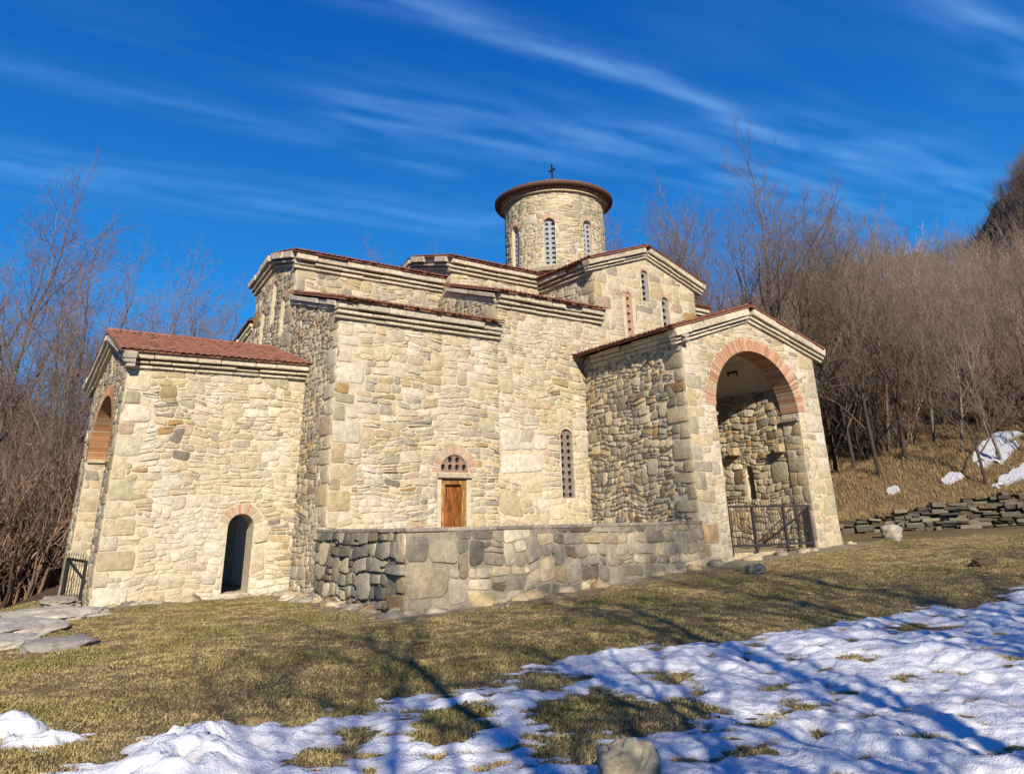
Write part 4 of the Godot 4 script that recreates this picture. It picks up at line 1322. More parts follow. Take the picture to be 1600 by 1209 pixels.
func build_ground() -> void:
	var xs := steps(-12.0, 28.0, 0.22, -420.0, 460.0)
	var zs := steps(-6.0, 20.0, 0.22, -460.0, 260.0)
	var mb := MB.new()
	for z in zs:
		for x in xs:
			var y := ground_bumpy(x, z)
			var col := SOIL.lerp(Color(0.21, 0.175, 0.08), clampf(0.5 + blot.get_noise_2d(x * 0.8, z * 0.8) * 1.2, 0, 1))
			var nb := near_build(x, z)
			if nb < 2.2:
				col = col.lerp(shade(DIRT, 1.0 + fine.get_noise_2d(x * 3.0, z * 3.0) * 0.4), clampf(1.25 - nb / 1.1 + blot.get_noise_2d(x * 1.7 + 9.0, z * 1.7) * 0.8, 0, 1))
			# the bank: rough straw and bare earth; the slope above: leaf litter
			var dd := (x - 20.8) * 0.787 - (z - 3.0) * 0.618
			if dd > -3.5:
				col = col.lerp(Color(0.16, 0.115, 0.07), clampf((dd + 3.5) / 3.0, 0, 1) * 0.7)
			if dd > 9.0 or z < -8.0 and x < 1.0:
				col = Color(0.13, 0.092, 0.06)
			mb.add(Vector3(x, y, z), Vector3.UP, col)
	var w := xs.size()
	for j in zs.size() - 1:
		for i in w - 1:
			var a := j * w + i
			mb.ix.append_array([a, a + 1, a + w + 1, a, a + w + 1, a + w])
	# smooth normals from neighbours
	for j in zs.size():
		for i in w:
			var l := mb.v[j * w + maxi(i - 1, 0)]
			var r := mb.v[j * w + mini(i + 1, w - 1)]
			var u := mb.v[maxi(j - 1, 0) * w + i]
			var d := mb.v[mini(j + 1, zs.size() - 1) * w + i]
			mb.n[j * w + i] = (d - u).cross(r - l).normalized()
	var o := obj("ground", mb.mesh(M.ground), self)
	tag(o, "dry winter meadow with trodden earth round the church", "ground", "", "structure")

var SNOW := PackedVector2Array([Vector2(8.17,14.49), Vector2(6.25,14.84), Vector2(5.31,14.63), Vector2(5.33,13.96), Vector2(4.20,13.89), Vector2(3.74,13.59), Vector2(2.74,13.64), Vector2(1.93,13.39), Vector2(1.24,13.32), Vector2(0.62,12.60), Vector2(-0.10,12.36), Vector2(-1.19,12.32), Vector2(-2.15,12.81), Vector2(-2.84,13.06), Vector2(-3.71,13.53), Vector2(-4.32,13.17), Vector2(-4.89,13.06), Vector2(-5.62,13.44), Vector2(-6.33,12.86), Vector2(-6.77,12.97), Vector2(-7.28,13.33), Vector2(-7.76,13.56), Vector2(-8.4,15.0), Vector2(-7.5,19.0), Vector2(-2.0,21.5), Vector2(9.0,20.0), Vector2(14.0,15.5)])
var BARE := [
	PackedVector2Array([Vector2(-3.44,14.49), Vector2(-2.89,14.35), Vector2(-2.62,15.08), Vector2(-2.23,15.60), Vector2(-2.69,16.19), Vector2(-3.18,16.37), Vector2(-3.54,16.33), Vector2(-3.93,16.11), Vector2(-4.12,15.64), Vector2(-4.09,15.02)]),
	PackedVector2Array([Vector2(-4.70,13.87), Vector2(-4.26,13.90), Vector2(-4.21,14.55), Vector2(-4.60,15.03), Vector2(-5.09,15.17), Vector2(-5.14,14.68)]),
	PackedVector2Array([Vector2(-6.04,14.20), Vector2(-5.64,14.11), Vector2(-5.60,14.52), Vector2(-5.98,14.93), Vector2(-6.21,14.82)]),
	PackedVector2Array([Vector2(-4.54,15.82), Vector2(-4.17,15.88), Vector2(-4.09,16.28), Vector2(-4.39,16.46), Vector2(-4.78,16.22)]),
	PackedVector2Array([Vector2(-1.34,14.00), Vector2(-0.96,14.07), Vector2(-1.15,14.51), Vector2(-1.66,14.62)]),
	PackedVector2Array([Vector2(2.84,14.76), Vector2(3.84,14.62), Vector2(3.86,15.06), Vector2(3.00,15.25)]),
	PackedVector2Array([Vector2(-3.70,16.97), Vector2(-3.37,16.95), Vector2(-3.42,17.23), Vector2(-3.69,17.21)]),
	PackedVector2Array([Vector2(-1.98,16.32), Vector2(-1.55,16.35), Vector2(-1.71,16.60), Vector2(-2.05,16.55)]),
	PackedVector2Array([Vector2(-3.61,13.64), Vector2(-2.51,13.40), Vector2(-2.12,13.80), Vector2(-2.94,13.96)])]
var PILES := [[Vector2(-6.85, 13.55), 0.5, 0.10], [Vector2(-6.45, 13.2), 0.35, 0.07], [Vector2(-7.0, 14.2), 0.6, 0.13], [Vector2(-6.5, 13.9), 0.4, 0.08], [Vector2(-8.1, 11.7), 0.5, 0.15], [Vector2(-7.8, 12.4), 0.35, 0.08]]
var BANK_SNOW := [[Vector2(28.1, 5.3), Vector2(34.5, 5.1), 0.95], [Vector2(28.6, 5.9), Vector2(31.0, 5.9), 0.5], [Vector2(26.4, 6.6), Vector2(29.3, 7.4), 0.7], [Vector2(26.3, 4.6), Vector2(27.2, 4.9), 0.45], [Vector2(25.0, 2.7), Vector2(25.5, 3.0), 0.35]]
const SX0 := -9.5
const SZ0 := 9.5
const SD := 0.2
const SNX := 110
const SNZ := 56
var snow_grid := PackedFloat32Array()

func poly_sd(p: PackedVector2Array, q: Vector2) -> float:
	var best := 1e9
	for i in p.size():
		best = minf(best, q.distance_to(Geometry2D.get_closest_point_to_segment(q, p[i], p[(i + 1) % p.size()])))
	return best if Geometry2D.is_point_in_polygon(q, p) else -best

func make_snow_field() -> void:
	snow_grid.resize(SNX * SNZ)
	for j in SNZ:
		for i in SNX:
			var q := Vector2(SX0 + i * SD, SZ0 + j * SD)
			var d := poly_sd(SNOW, q)
			if d > -1.0:
				for b in BARE:
					d = minf(d, -poly_sd(b, q))
			for p in PILES:
				d = maxf(d, p[1] - q.distance_to(p[0]))
			snow_grid[j * SNX + i] = clampf(d, -2.0, 1.5)

func snow_sd(x: float, z: float) -> float:
	var fx := (x - SX0) / SD
	var fz := (z - SZ0) / SD
	if fx < 0.0 or fz < 0.0 or fx >= SNX - 1 or fz >= SNZ - 1:
		return -2.0
	var i := int(fx)
	var j := int(fz)
	var a := lerpf(snow_grid[j * SNX + i], snow_grid[j * SNX + i + 1], fx - i)
	var b := lerpf(snow_grid[(j + 1) * SNX + i], snow_grid[(j + 1) * SNX + i + 1], fx - i)
	var d := lerpf(a, b, fz - j)
	if d > -0.8:
		var ea := x * 0.81 + z * 0.586
		var eb := -x * 0.586 + z * 0.81
		d += fine.get_noise_2d(ea * 1.1 + 70.0, eb * 3.6) * 0.34 + fine.get_noise_2d(x * 1.1 + 400.0, z * 1.1) * 0.26 + fine.get_noise_2d(x * 4.5, z * 4.5 + 90.0) * 0.16 + fine.get_noise_2d(x * 2.2 + z * 1.0, z * 6.5 - x * 3.0) * 0.14 - 0.05
	if d > -0.3:
		# grass pokes through in specks
		d = minf(d, maxf((0.40 - fine.get_noise_2d(x * 1.5 + 31.0, z * 2.0)) * 0.7, -0.1))
	return d

func build_snow() -> void:
	var st := 0.055
	var nx := int(21.0 / st)
	var nz := int(10.6 / st)
	var mb := MB.new()
	var index := PackedInt32Array()
	index.resize(nx * nz)
	for j in nz:
		for i in nx:
			var x := SX0 + 0.1 + i * st
			var z := SZ0 + 0.1 + j * st
			var d := snow_sd(x, z)
			index[j * nx + i] = -1
			if d < -0.22:
				continue
			var lift := clampf(d * 0.14, -0.06, 0.045)
			var k := ss(0.0, 0.35, d)
			# sun-cupped, combed surface
			var a := x * 0.80 + z * 0.60
			var b := -x * 0.60 + z * 0.80
			lift += k * (fine.get_noise_2d(a * 1.6, b * 5.0 + 20.0) * 0.035 + fine.get_noise_2d(a * 5.0, b * 11.0) * 0.016 + fine.get_noise_2d(x * 0.8, z * 0.8 + 200.0) * 0.05)
			for p in PILES:
				var r: float = Vector2(x, z).distance_to(p[0]) / p[1]
				if r < 1.2:
					lift += ss(-0.1, 0.2, d) * float(p[2]) * ss(1.1, 0.15, r) * (0.85 + 0.25 * fine.get_noise_2d(x * 3.5 + 11.0, z * 3.5)) + k * absf(fine.get_noise_2d(x * 5.0, z * 5.0)) * 0.05 * ss(1.1, 0.4, r)
			var thin := ss(0.16, 0.0, d)
			# old snow, a little grit where it has thinned to ice
			var col := Color(0.79, 0.795, 0.80).lerp(Color(0.50, 0.48, 0.44), thin * 0.6)
			index[j * nx + i] = mb.add(Vector3(x, ground_bumpy(x, z) + lift, z), Vector3.UP, col)
	for j in nz - 1:
		for i in nx - 1:
			var a := index[j * nx + i]
			var b := index[j * nx + i + 1]
			var c := index[(j + 1) * nx + i + 1]
			var d := index[(j + 1) * nx + i]
			if a >= 0 and b >= 0 and c >= 0 and d >= 0:
				mb.ix.append_array([a, b, c, a, c, d])
	var acc := PackedVector3Array()
	acc.resize(mb.v.size())
	for t in range(0, mb.ix.size(), 3):
		var p := mb.ix[t]; var q := mb.ix[t + 1]; var s := mb.ix[t + 2]
		var g := (mb.v[s] - mb.v[p]).cross(mb.v[q] - mb.v[p])
		acc[p] += g; acc[q] += g; acc[s] += g
	for i in acc.size():
		mb.n[i] = acc[i].normalized() if acc[i].length() > 1e-12 else Vector3.UP
	var o := obj("snow", mb.mesh(M.snow), self)
	tag(o, "melting patchy snow lying on the near meadow", "snow", "", "structure")
	# snow strips left on the bank
	for b in BANK_SNOW:
		var sm := MB.new()
		var n1 := 22
		var n2 := 12
		for j in n2 + 1:
			for i in n1 + 1:
				var s := float(i) / n1
				var t := float(j) / n2 - 0.5
				var along: Vector2 = b[1] - b[0]
				var q: Vector2 = b[0] + along * s + along.orthogonal().normalized() * t * float(b[2])
				var x := q.x
				var z := q.y
				var e := 1.0 - maxf(absf(s - 0.5), absf(t)) * 2.0
				var h := clampf(e * 0.7 + fine.get_noise_2d(x * 1.6, z * 1.6) * 0.35 - 0.06, -0.15, 0.24)
				sm.add(Vector3(x, ground_bumpy(x, z) + h, z), Vector3.UP, Color(0.84, 0.85, 0.87))
		for j in n2:
			for i in n1:
				var a := j * (n1 + 1) + i
				sm.face(a, a + 1, a + n1 + 2); sm.face(a, a + n1 + 2, a + n1 + 1)
		var so := obj("snow", sm.mesh(M.snow), self)
		tag(so, "strip of old snow lying on the grassy bank above the field wall", "snow", "", "structure")

func tuft_mesh(blades: int, tall: float, spread: float, thick: float) -> ArrayMesh:
	var mb := MB.new()
	for k in blades:
		var a := rnd(0, TAU)
		var base := Vector3(cos(a), 0, sin(a)) * spread * sqrt(rng.randf())
		var lean := Vector3(rnd(-1, 1), 0, rnd(-1, 1)) * 0.75
		var h := tall * rnd(0.45, 1.0)
		var side := Vector3(cos(a * 3.7), 0, sin(a * 3.7)) * thick
		var midp := base + Vector3(0, h * 0.6, 0) + lean * h * 0.3
		var tip := base + Vector3(0, h * 0.85, 0) + lean * h
		var nn := side.cross(Vector3.UP).normalized().lerp(Vector3.UP, 0.5).normalized()
		var col := shade(Color.WHITE, rnd(0.7, 1.2))
		mb.quad(base - side, base + side, midp + side * 0.7, midp - side * 0.7, nn, col)
		mb.tri(midp - side * 0.7, midp + side * 0.7, tip, nn, col)
	return mb.mesh(M.grass)

func scatter(called: String, label: String, mesh: Mesh, spots: Array, cols: Array) -> void:
	var mm := MultiMesh.new()
	mm.transform_format = MultiMesh.TRANSFORM_3D
	mm.use_colors = not cols.is_empty()
	mm.mesh = mesh
	mm.instance_count = spots.size()
	for i in spots.size():
		mm.set_instance_transform(i, spots[i])
		if not cols.is_empty():
			mm.set_instance_color(i, cols[i])
	var o := MultiMeshInstance3D.new()
	o.name = numbered(called, self)
	o.multimesh = mm
	add_child(o, true)
	tag(o, label, called.replace("_", " "), "", "stuff")

func build_grass() -> void:
	for variant in 3:
		var spots := []
		var cols := []
		var tries := 0
		while spots.size() < 42000 and tries < 160000:
			tries += 1
			# denser close to the viewer
			var a := rnd(deg_to_rad(-9.0), deg_to_rad(82.0))
			var r := 5.0 + 26.0 * pow(rng.randf(), 1.25)
			var x := -9.04 + sin(a) * r
			var z := 21.84 - cos(a) * r
			var nb := near_build(x, z)
			if nb < 0.25 + 0.9 * rng.randf() + blot.get_noise_2d(x * 1.7 + 9.0, z * 1.7) * 0.5:
				continue
			if snow_sd(x, z) > rnd(-0.02, 0.06):
				continue
			var dd := (x - 20.8) * 0.787 - (z - 3.0) * 0.618
			if dd > -0.2 or dd > -2.6 and rng.randf() < 0.75:
				continue
			var patch := blot.get_noise_2d(x * 0.9 + 60.0, z * 0.9)
			var spot := blot.get_noise_2d(x * 3.1 + 11.0, z * 3.1)
			if spot > 0.28 and rng.randf() < 0.4:
				continue
			var s := rnd(0.55, 1.15) * (1.0 + patch * 0.5)
			spots.append(Transform3D(Basis(Vector3.UP, rnd(0, TAU)).scaled(Vector3(s, s * rnd(0.7, 1.1), s)), Vector3(x, ground_bumpy(x, z) - 0.008, z)))
			var c := Color(0.57, 0.44, 0.21).lerp(Color(0.31, 0.275, 0.10), clampf(0.32 + patch * 1.5 + rnd(-0.25, 0.25), 0, 1))
			c = c.lerp(Color(0.27, 0.185, 0.095), clampf(spot * 2.2 - 0.15 + rnd(-0.2, 0.2), 0.0, 0.8))
			cols.append(shade(c, rnd(0.75, 1.25)))
		scatter("grass", "short dry straw-coloured grass covering the meadow", tuft_mesh(12, 0.05, 0.085, 0.004), spots, cols)
	var spots2 := []
	var cols2 := []
	while spots2.size() < 14000:
		var s := rnd(-6.0, 16.0)
		var d := rnd(0.2, 13.0)
		var x := 20.8 + s * 0.618 + d * 0.787
		var z := 3.0 + s * 0.787 - d * 0.618
		if near_build(x, z) < 0.8:
			continue
		var covered := false
		for b in BANK_SNOW:
			if Vector2(x, z).distance_to(Geometry2D.get_closest_point_to_segment(Vector2(x, z), b[0], b[1])) < float(b[2]) * 0.36:
				covered = true
		if covered:
			continue
		var k := rnd(0.45, 1.1)
		spots2.append(Transform3D(Basis(Vector3.UP, rnd(0, TAU)).scaled(Vector3(k, k, k)), Vector3(x, ground_bumpy(x, z) - 0.02, z)))
		cols2.append(shade(Color(0.50, 0.37, 0.19).lerp(Color(0.28, 0.19, 0.10), rng.randf()), rnd(0.7, 1.2)))
	scatter("grass", "long bleached grass on the bank above the field wall", tuft_mesh(16, 0.30, 0.17, 0.006), spots2, cols2)

func boulder(label: String, p: Vector2, r: Vector3, col: Color, sink := 0.3, turn := 0.0, rough := 0.2) -> void:
	var mb := MB.new()
	blob(mb, r, col, p.x * 7.0, 18, 28, rough)
	var o := obj("rock", mb.mesh(M.stone), self, Vector3(p.x, ground_bumpy(p.x, p.y) + r.y * (1.0 - 2.0 * sink), p.y))
	o.rotation.y = turn
	tag(o, label, "rock")

func build_rocks() -> void:
	boulder("grey lichened rock sticking out of the snow at the bottom edge", Vector2(-4.62, 16.98), Vector3(0.27, 0.20, 0.2), Color(0.44, 0.39, 0.28), 0.3, 0.4, 0.3)
	boulder("pale rounded stone lying on bare earth right of the tall porch", Vector2(18.88, 5.97), Vector3(0.40, 0.31, 0.34), Color(0.46, 0.41, 0.33), 0.25, 0.0, 0.1)
	boulder("dark grey rock lying in the grass in front of the tall porch", Vector2(8.45, 8.05), Vector3(0.34, 0.16, 0.26), Color(0.25, 0.24, 0.21), 0.25, 0.7)
	boulder("orange lichened stone beside the dark rock in front of the tall porch", Vector2(8.95, 7.85), Vector3(0.40, 0.13, 0.28), Color(0.50, 0.30, 0.12), 0.3, 0.3)
	boulder("flat grey rock sunk in the grass left of the church", Vector2(-6.82, 4.66), Vector3(0.62, 0.17, 0.5), Color(0.33, 0.31, 0.28), 0.4)
	boulder("long flat pale slab at the foot of the left porch corner", Vector2(-6.35, -0.9), Vector3(1.3, 0.2, 1.2), Color(0.58, 0.54, 0.46), 0.42, 0.2)
	boulder("weathered pale slab at the left edge of the meadow", Vector2(-7.5, 1.3), Vector3(1.1, 0.2, 1.3), Color(0.56, 0.52, 0.45), 0.42, 0.5)
	boulder("cracked flat slab nearest the viewer at the left edge", Vector2(-7.8, 3.3), Vector3(0.9, 0.16, 0.8), Color(0.53, 0.49, 0.42), 0.42)
	boulder("low step stone under the black porch gate", Vector2(-5.75, -4.6), Vector3(0.5, 0.14, 1.4), Color(0.48, 0.44, 0.36), 0.3)
	boulder("brown clod of earth in the grass on the right", Vector2(11.31, 12.42), Vector3(0.42, 0.12, 0.22), Color(0.12, 0.085, 0.05), 0.3)
	boulder("small pale stone half buried near the field wall", Vector2(17.5, 6.9), Vector3(0.14, 0.09, 0.12), Color(0.5, 0.46, 0.38), 0.3)

# ---------------------------------------------------------------- bare trees
class Grower:
	var wood := MB.new()
	var twigs := MB.new()
	var r := RandomNumberGenerator.new()
	var kids := [11, 7, 6, 4]
	var fat := 0.008
	var up := 0.10
	var wig := 0.16
	var bark := Color(0.17, 0.13, 0.10)
	var tip := Color(0.19, 0.125, 0.10)
	func branch(p: Vector3, d: Vector3, L: float, rad: float, level: int) -> void:
		var seg: int = [9, 6, 4, 3, 2][level]
		var sides: int = [8, 6, 4, 3, 3][level]
		var mb := wood if level < 2 else twigs
		var col := bark.lerp(tip, level / 4.0)
		var q := p
		var rr := rad
		var end_r: float = rad * (0.28 if level == 0 else 0.35)
		var nodes := []
		for i in seg:
			var nd := (d + Vector3(r.randf_range(-1, 1), r.randf_range(-1, 1), r.randf_range(-1, 1)) * wig * (0.85 if level == 0 else 1.0) + Vector3.UP * up).normalized()
			var nq := q + nd * L / seg
			var nr := lerpf(rad, end_r, float(i + 1) / seg)
			var lit := r.randf_range(0.75, 1.25)
			mb.bar(q, nq, rr, nr, sides, Color(col.r * lit, col.g * lit, col.b * lit))
			nodes.append([q, nd, rr])
			q = nq
			rr = nr
			d = nd
		if level >= 4 or level >= kids.size():
			return
		var n: int = kids[level]
		for k in n:
			var t := lerpf(0.20 if level == 0 else 0.15, 1.0, (k + r.randf() * 0.9) / n)
			var i := mini(int(t * seg), seg - 1)
			var at: Vector3 = nodes[i][0].lerp(q if i == seg - 1 else nodes[i + 1][0], t * seg - i)
			var dir: Vector3 = nodes[i][1]
			var side := dir.cross(Vector3(r.randf_range(-1, 1), r.randf_range(-1, 1), r.randf_range(-1, 1))).normalized()
			var ang := deg_to_rad(r.randf_range(28.0, 58.0))
			var cd := (dir * cos(ang) + side * sin(ang)).normalized()
			var cl := L * (r.randf_range(0.42, 0.68) if level == 0 else r.randf_range(0.38, 0.62)) * (1.15 - 0.55 * t)
			branch(at, cd, cl, maxf(lerpf(rad, end_r, t) * r.randf_range(0.45, 0.62), fat), level + 1)
		if level < 3:
			branch(q, d, L * 0.4, end_r, level + 1)

func tree_kind(seed_: int, tall: float, girth: float, kids: Array, up: float, wig: float, bark: Color, tip: Color) -> Node3D:
	var t := Grower.new()
	t.r.seed = seed_
	t.kids = kids; t.up = up; t.wig = wig; t.bark = bark; t.tip = tip
	t.branch(Vector3(0, -0.4, 0), Vector3(rnd(-0.06, 0.06), 1, rnd(-0.06, 0.06)).normalized(), tall * 0.8, girth, 0)
	var root := Node3D.new()
	for part in [["trunk", t.wood, "bark"], ["crown", t.twigs, "twig"]]:
		var o := MeshInstance3D.new()
		o.name = part[0]
		o.mesh = part[1].mesh(M[part[2]])
		root.add_child(o, true)
	return root

func shrub_mesh(seed_: int, stems: int, tall: float, tip: Color) -> ArrayMesh:
	var t := Grower.new()
	t.r.seed = seed_
	t.kids = [5, 4, 4]
	t.fat = 0.013
	t.up = 0.13
	t.wig = 0.22
	t.bark = Color(0.20, 0.155, 0.12)
	t.tip = tip
	for k in stems:
		var a := TAU * k / stems + t.r.randf()
		var d := Vector3(cos(a) * 0.5, 1.0, sin(a) * 0.5).normalized()
		t.branch(Vector3(cos(a), 0, sin(a)) * 0.3, d, tall * t.r.randf_range(0.5, 0.85), 0.05, 1)
	# both parts in one mesh
	var off := t.twigs.v.size()
	for i in t.wood.v.size():
		t.twigs.add(t.wood.v[i], t.wood.n[i], t.wood.c[i])
	for i in t.wood.ix:
		t.twigs.ix.append(i + off)
	return t.twigs.mesh(M.twig)

# a whole small tree of the far wood, its boughs a little stout so that they show
func stand_mesh(seed_: int, tall: float, tip: Color) -> ArrayMesh:
	var t := Grower.new()
	t.r.seed = seed_
	t.kids = [0, 12, 6]
	t.fat = 0.03
	t.up = 0.14
	t.wig = 0.24
	t.bark = shade(tip, 0.7)
	t.tip = tip
	t.branch(Vector3(0, 0, 0), Vector3(0, 1, 0), tall, 0.13, 1)
	t.branch(Vector3(0.5, 0, 0.3), Vector3(0.25, 1, 0.1).normalized(), tall * 0.8, 0.08, 1)
	var off := t.twigs.v.size()
	for i in t.wood.v.size():
		t.twigs.add(t.wood.v[i], t.wood.n[i], t.wood.c[i])
	for i in t.wood.ix:
		t.twigs.ix.append(i + off)
	return t.twigs.mesh(M.twig)

var kinds := []

func plant(kind: int, x: float, z: float, tall: float, native: float, label: String, group: String, turn: float, lean := 0.0) -> void:
	var o: Node3D = kinds[kind].duplicate()
	o.name = numbered("bare_tree", self)
	add_child(o, true)
	o.position = Vector3(x, ground_y(x, z) - 0.1, z)
	o.rotation = Vector3(lean, turn, lean * 0.6)
	o.scale = Vector3.ONE * tall / native
	tag(o, label, "tree", group)

func build_trees() -> void:
	var tallness := [18.0, 18.0, 18.0, 14.0, 14.0, 18.0]
	kinds = [
		tree_kind(3, 18.0, 0.24, [12, 7, 6, 5], 0.09, 0.17, Color(0.16, 0.125, 0.10), Color(0.20, 0.145, 0.125)),
		tree_kind(14, 18.0, 0.22, [13, 7, 6, 4], 0.13, 0.15, Color(0.20, 0.16, 0.13), Color(0.21, 0.155, 0.13)),
		tree_kind(25, 18.0, 0.26, [10, 8, 6, 5], 0.06, 0.2, Color(0.15, 0.115, 0.09), Color(0.19, 0.13, 0.115)),
		tree_kind(36, 14.0, 0.135, [10, 6, 6, 4], 0.12, 0.2, Color(0.11, 0.085, 0.07), Color(0.21, 0.16, 0.12)),
		tree_kind(47, 14.0, 0.12, [9, 6, 6, 4], 0.16, 0.16, Color(0.24, 0.20, 0.165), Color(0.24, 0.18, 0.14)),
		tree_kind(58, 18.0, 0.2, [14, 7, 6, 5], 0.04, 0.18, Color(0.19, 0.15, 0.125), Color(0.22, 0.145, 0.135))]
	var right := [[26.3, -7.6, 15.5], [28.9, -7.5, 17.0], [27.0, -3.4, 17.5], [34.7, -6.4, 14.0], [27.8, -0.4, 11.5], [26.6, 1.6, 11.5], [29.5, 0.6, 11.5], [28.0, 2.1, 12.0], [32.9, 0.7, 10.0], [37.7, -1.0, 10.0], [29.1, 4.3, 8.5], [26.6, 6.1, 7.5], [28.8, 6.0, 9.0], [31.2, 6.6, 9.0], [31.7, -16.6, 17.0], [31.3, -19.8, 17.0], [37.4, -19.3, 17.0], [39.3, -13.6, 15.0], [39.4, -6.3, 11.5], [42.4, -5.0, 11.0], [42.2, -0.8, 9.0], [46.6, -0.7, 9.0], [28.6, -2.0, 12.0], [30.9, -0.6, 11.5], [30.6, 2.4, 10.5], [33.6, 3.2, 9.5], [31.6, 4.6, 9.0], [34.4, 6.0, 9.0], [30.2, -5.0, 14.0], [33.0, -3.0, 12.0], [36.5, 3.0, 9.5], [29.6, 8.0, 8.0]]
	var rl := {5: "second dark trunk to the right of the tall porch", 6: "third trunk to the right of the tall porch, a paler one", 7: "leaning dark tree among the trunks right of the tall porch", 10: "pale thin tree standing on the bank beside the low spreading tree", 12: "pale forked tree on the bank behind the snow strip", 0: "tall bare tree rising behind the right slope of the transept gable", 2: "tallest bare tree behind the tall porch roof", 4: "slender dark bare tree just right of the tall porch wall", 11: "low spreading bare tree at the top of the grassy bank", 13: "rightmost bare tree at the edge of the wood on the bank"}
	for i in right.size():
		var t: Array = right[i]
		var k: int = [0, 1, 0, 2, 3, 3, 4, 3, 4, 1, 4, 3, 4, 4, 2, 5, 0, 1, 3, 4, 3, 4, 3, 3, 4, 3, 4, 3, 3, 0, 4, 3][i]
		plant(k, t[0], t[1], t[2], tallness[k], rl.get(i, "bare grey-brown tree in the wood on the slope right of the church"), "bare trees of the wood right of the church", i * 1.7, rnd(-0.05, 0.05))
	var left := [[-7.4, -18.1, 17.5], [-9.3, -22.2, 18.5], [-5.0, -25.0, 16.0], [-2.7, -22.7, 14.0], [-0.6, -25.4, 14.5], [1.6, -27.0, 14.5], [3.2, -25.6, 13.5], [-6.3, -13.1, 11.0], [-4.6, -16.9, 10.0], [-7.7, -11.1, 9.0]]
	var ll := {0: "big bare tree with purplish twigs at the far left edge", 6: "bare tree spreading above the roof of the left porch", 7: "young pale-stemmed tree left of the black porch gate"}
	for i in left.size():
		var t: Array = left[i]
		var k: int = [5, 2, 0, 5, 1, 5, 5, 4, 4, 3][i]
		plant(k, t[0], t[1], t[2], tallness[k], ll.get(i, "bare tree on the low ground left of the church"), "bare trees left of the church", 2.0 + i * 2.3, rnd(-0.06, 0.06))
	for t in [[20.3, -37.3, 18.0], [21.9, -34.2, 18.5], [26.1, -36.4, 19.0], [27.9, -32.8, 18.0], [35.7, -26.7, 18.5]]:
		plant(2, t[0], t[1], t[2], 18.0, "bare tree whose twigs show over the roofs behind the church", "bare trees behind the church", t[0], 0.0)
	# trees behind the viewer: their shadows fall across the snow and the meadow
	var i2 := 0
	for t in [[-11.8, 28.5, 12.5], [-9.7, 26.2, 12.5], [-6.6, 27.0, 13.0], [-4.2, 30.5, 15.0], [-1.5, 28.0, 14.0], [1.0, 31.5, 14.0]]:
		i2 += 1
		plant([5, 2, 0, 5, 0, 2][i2 - 1], t[0], t[1], t[2], 18.0, "bare tree standing behind the viewer on the south side of the meadow", "bare trees on the south side of the meadow", i2 * 2.1, 0.0)
	# undergrowth nobody could count
	var meshes := [shrub_mesh(5, 9, 4.2, Color(0.27, 0.20, 0.145)), shrub_mesh(6, 7, 5.0, Color(0.22, 0.155, 0.125)), shrub_mesh(7, 11, 3.2, Color(0.30, 0.22, 0.15))]
	var stands := [stand_mesh(105, 6.5, Color(0.30, 0.245, 0.20)), stand_mesh(106, 7.5, Color(0.20, 0.16, 0.13)), stand_mesh(107, 5.5, Color(0.34, 0.28, 0.22))]
	for m in 3:
		var spots := []
		while spots.size() < 380:
			var s := rnd(-85.0, 50.0)
			var d := rnd(18.0, 118.0)
			var x := 20.8 + s * 0.618 + d * 0.787
			var z := 3.0 + s * 0.787 - d * 0.618
			if near_build(x, z) < 6.0 or x < 22.0:
				continue
			var k := rnd(0.45, 0.85)
			spots.append(Transform3D(Basis(Vector3.UP, rnd(0, TAU)).scaled(Vector3(k, k * rnd(0.85, 1.2), k)), Vector3(x, ground_y(x, z) - 0.1, z)))
		scatter("wood", "bare wood climbing the slope right of the church", stands[m], spots, tones(spots.size()))
	for m in 3:
		var spots := []
		while spots.size() < 190:
			var s := rnd(-60.0, 30.0)
			var d := 9.5 + 42.0 * pow(rng.randf(), 1.5)
			var x := 20.8 + s * 0.618 + d * 0.787
			var z := 3.0 + s * 0.787 - d * 0.618
			if near_build(x, z) < 6.0 or x < 22.0:
				continue
			var k := rnd(0.55, 1.15)
			spots.append(Transform3D(Basis(Vector3.UP, rnd(0, TAU)).scaled(Vector3(k, k * rnd(0.85, 1.2), k)), Vector3(x, ground_y(x, z) - 0.1, z)))
		scatter("thicket", "tangled bare undergrowth covering the slope right of the church", meshes[m], spots, tones(spots.size()))
	for m in 3:
		var spots := []
		while spots.size() < 260:
			var z := -12.0 - 70.0 * pow(rng.randf(), 1.4)
			var x := rnd(-26.0, 6.0 + absf(z) * 0.1)
			if near_build(x, z) < 2.5:
				continue
			var k := rnd(0.8, 1.4)
			spots.append(Transform3D(Basis(Vector3.UP, rnd(0, TAU)).scaled(Vector3(k, k, k)), Vector3(x, ground_y(x, z) - 0.1, z)))
		scatter("thicket", "tangled bare undergrowth on the low ground left of the church", meshes[m], spots, tones(spots.size()))

func tones(n: int) -> Array:
	var out := []
	for i in n:
		out.append(shade([Color(1, 1, 1), Color(1.25, 1.1, 0.95), Color(0.9, 0.82, 0.82)][rng.randi() % 3], rnd(0.32, 1.5)))
	return out

func hill_left_y(x: float, z: float) -> float:
	var crest := 62.0 * (1.0 - ss(-70.0, 48.0, x))
	return -12.0 + crest * ss(-85.0, -205.0, z) + 14.0 * ss(-85.0, -110.0, z) * (1.0 - ss(20.0, 60.0, x)) + blot.get_noise_2d(x * 0.05, z * 0.05) * 5.0

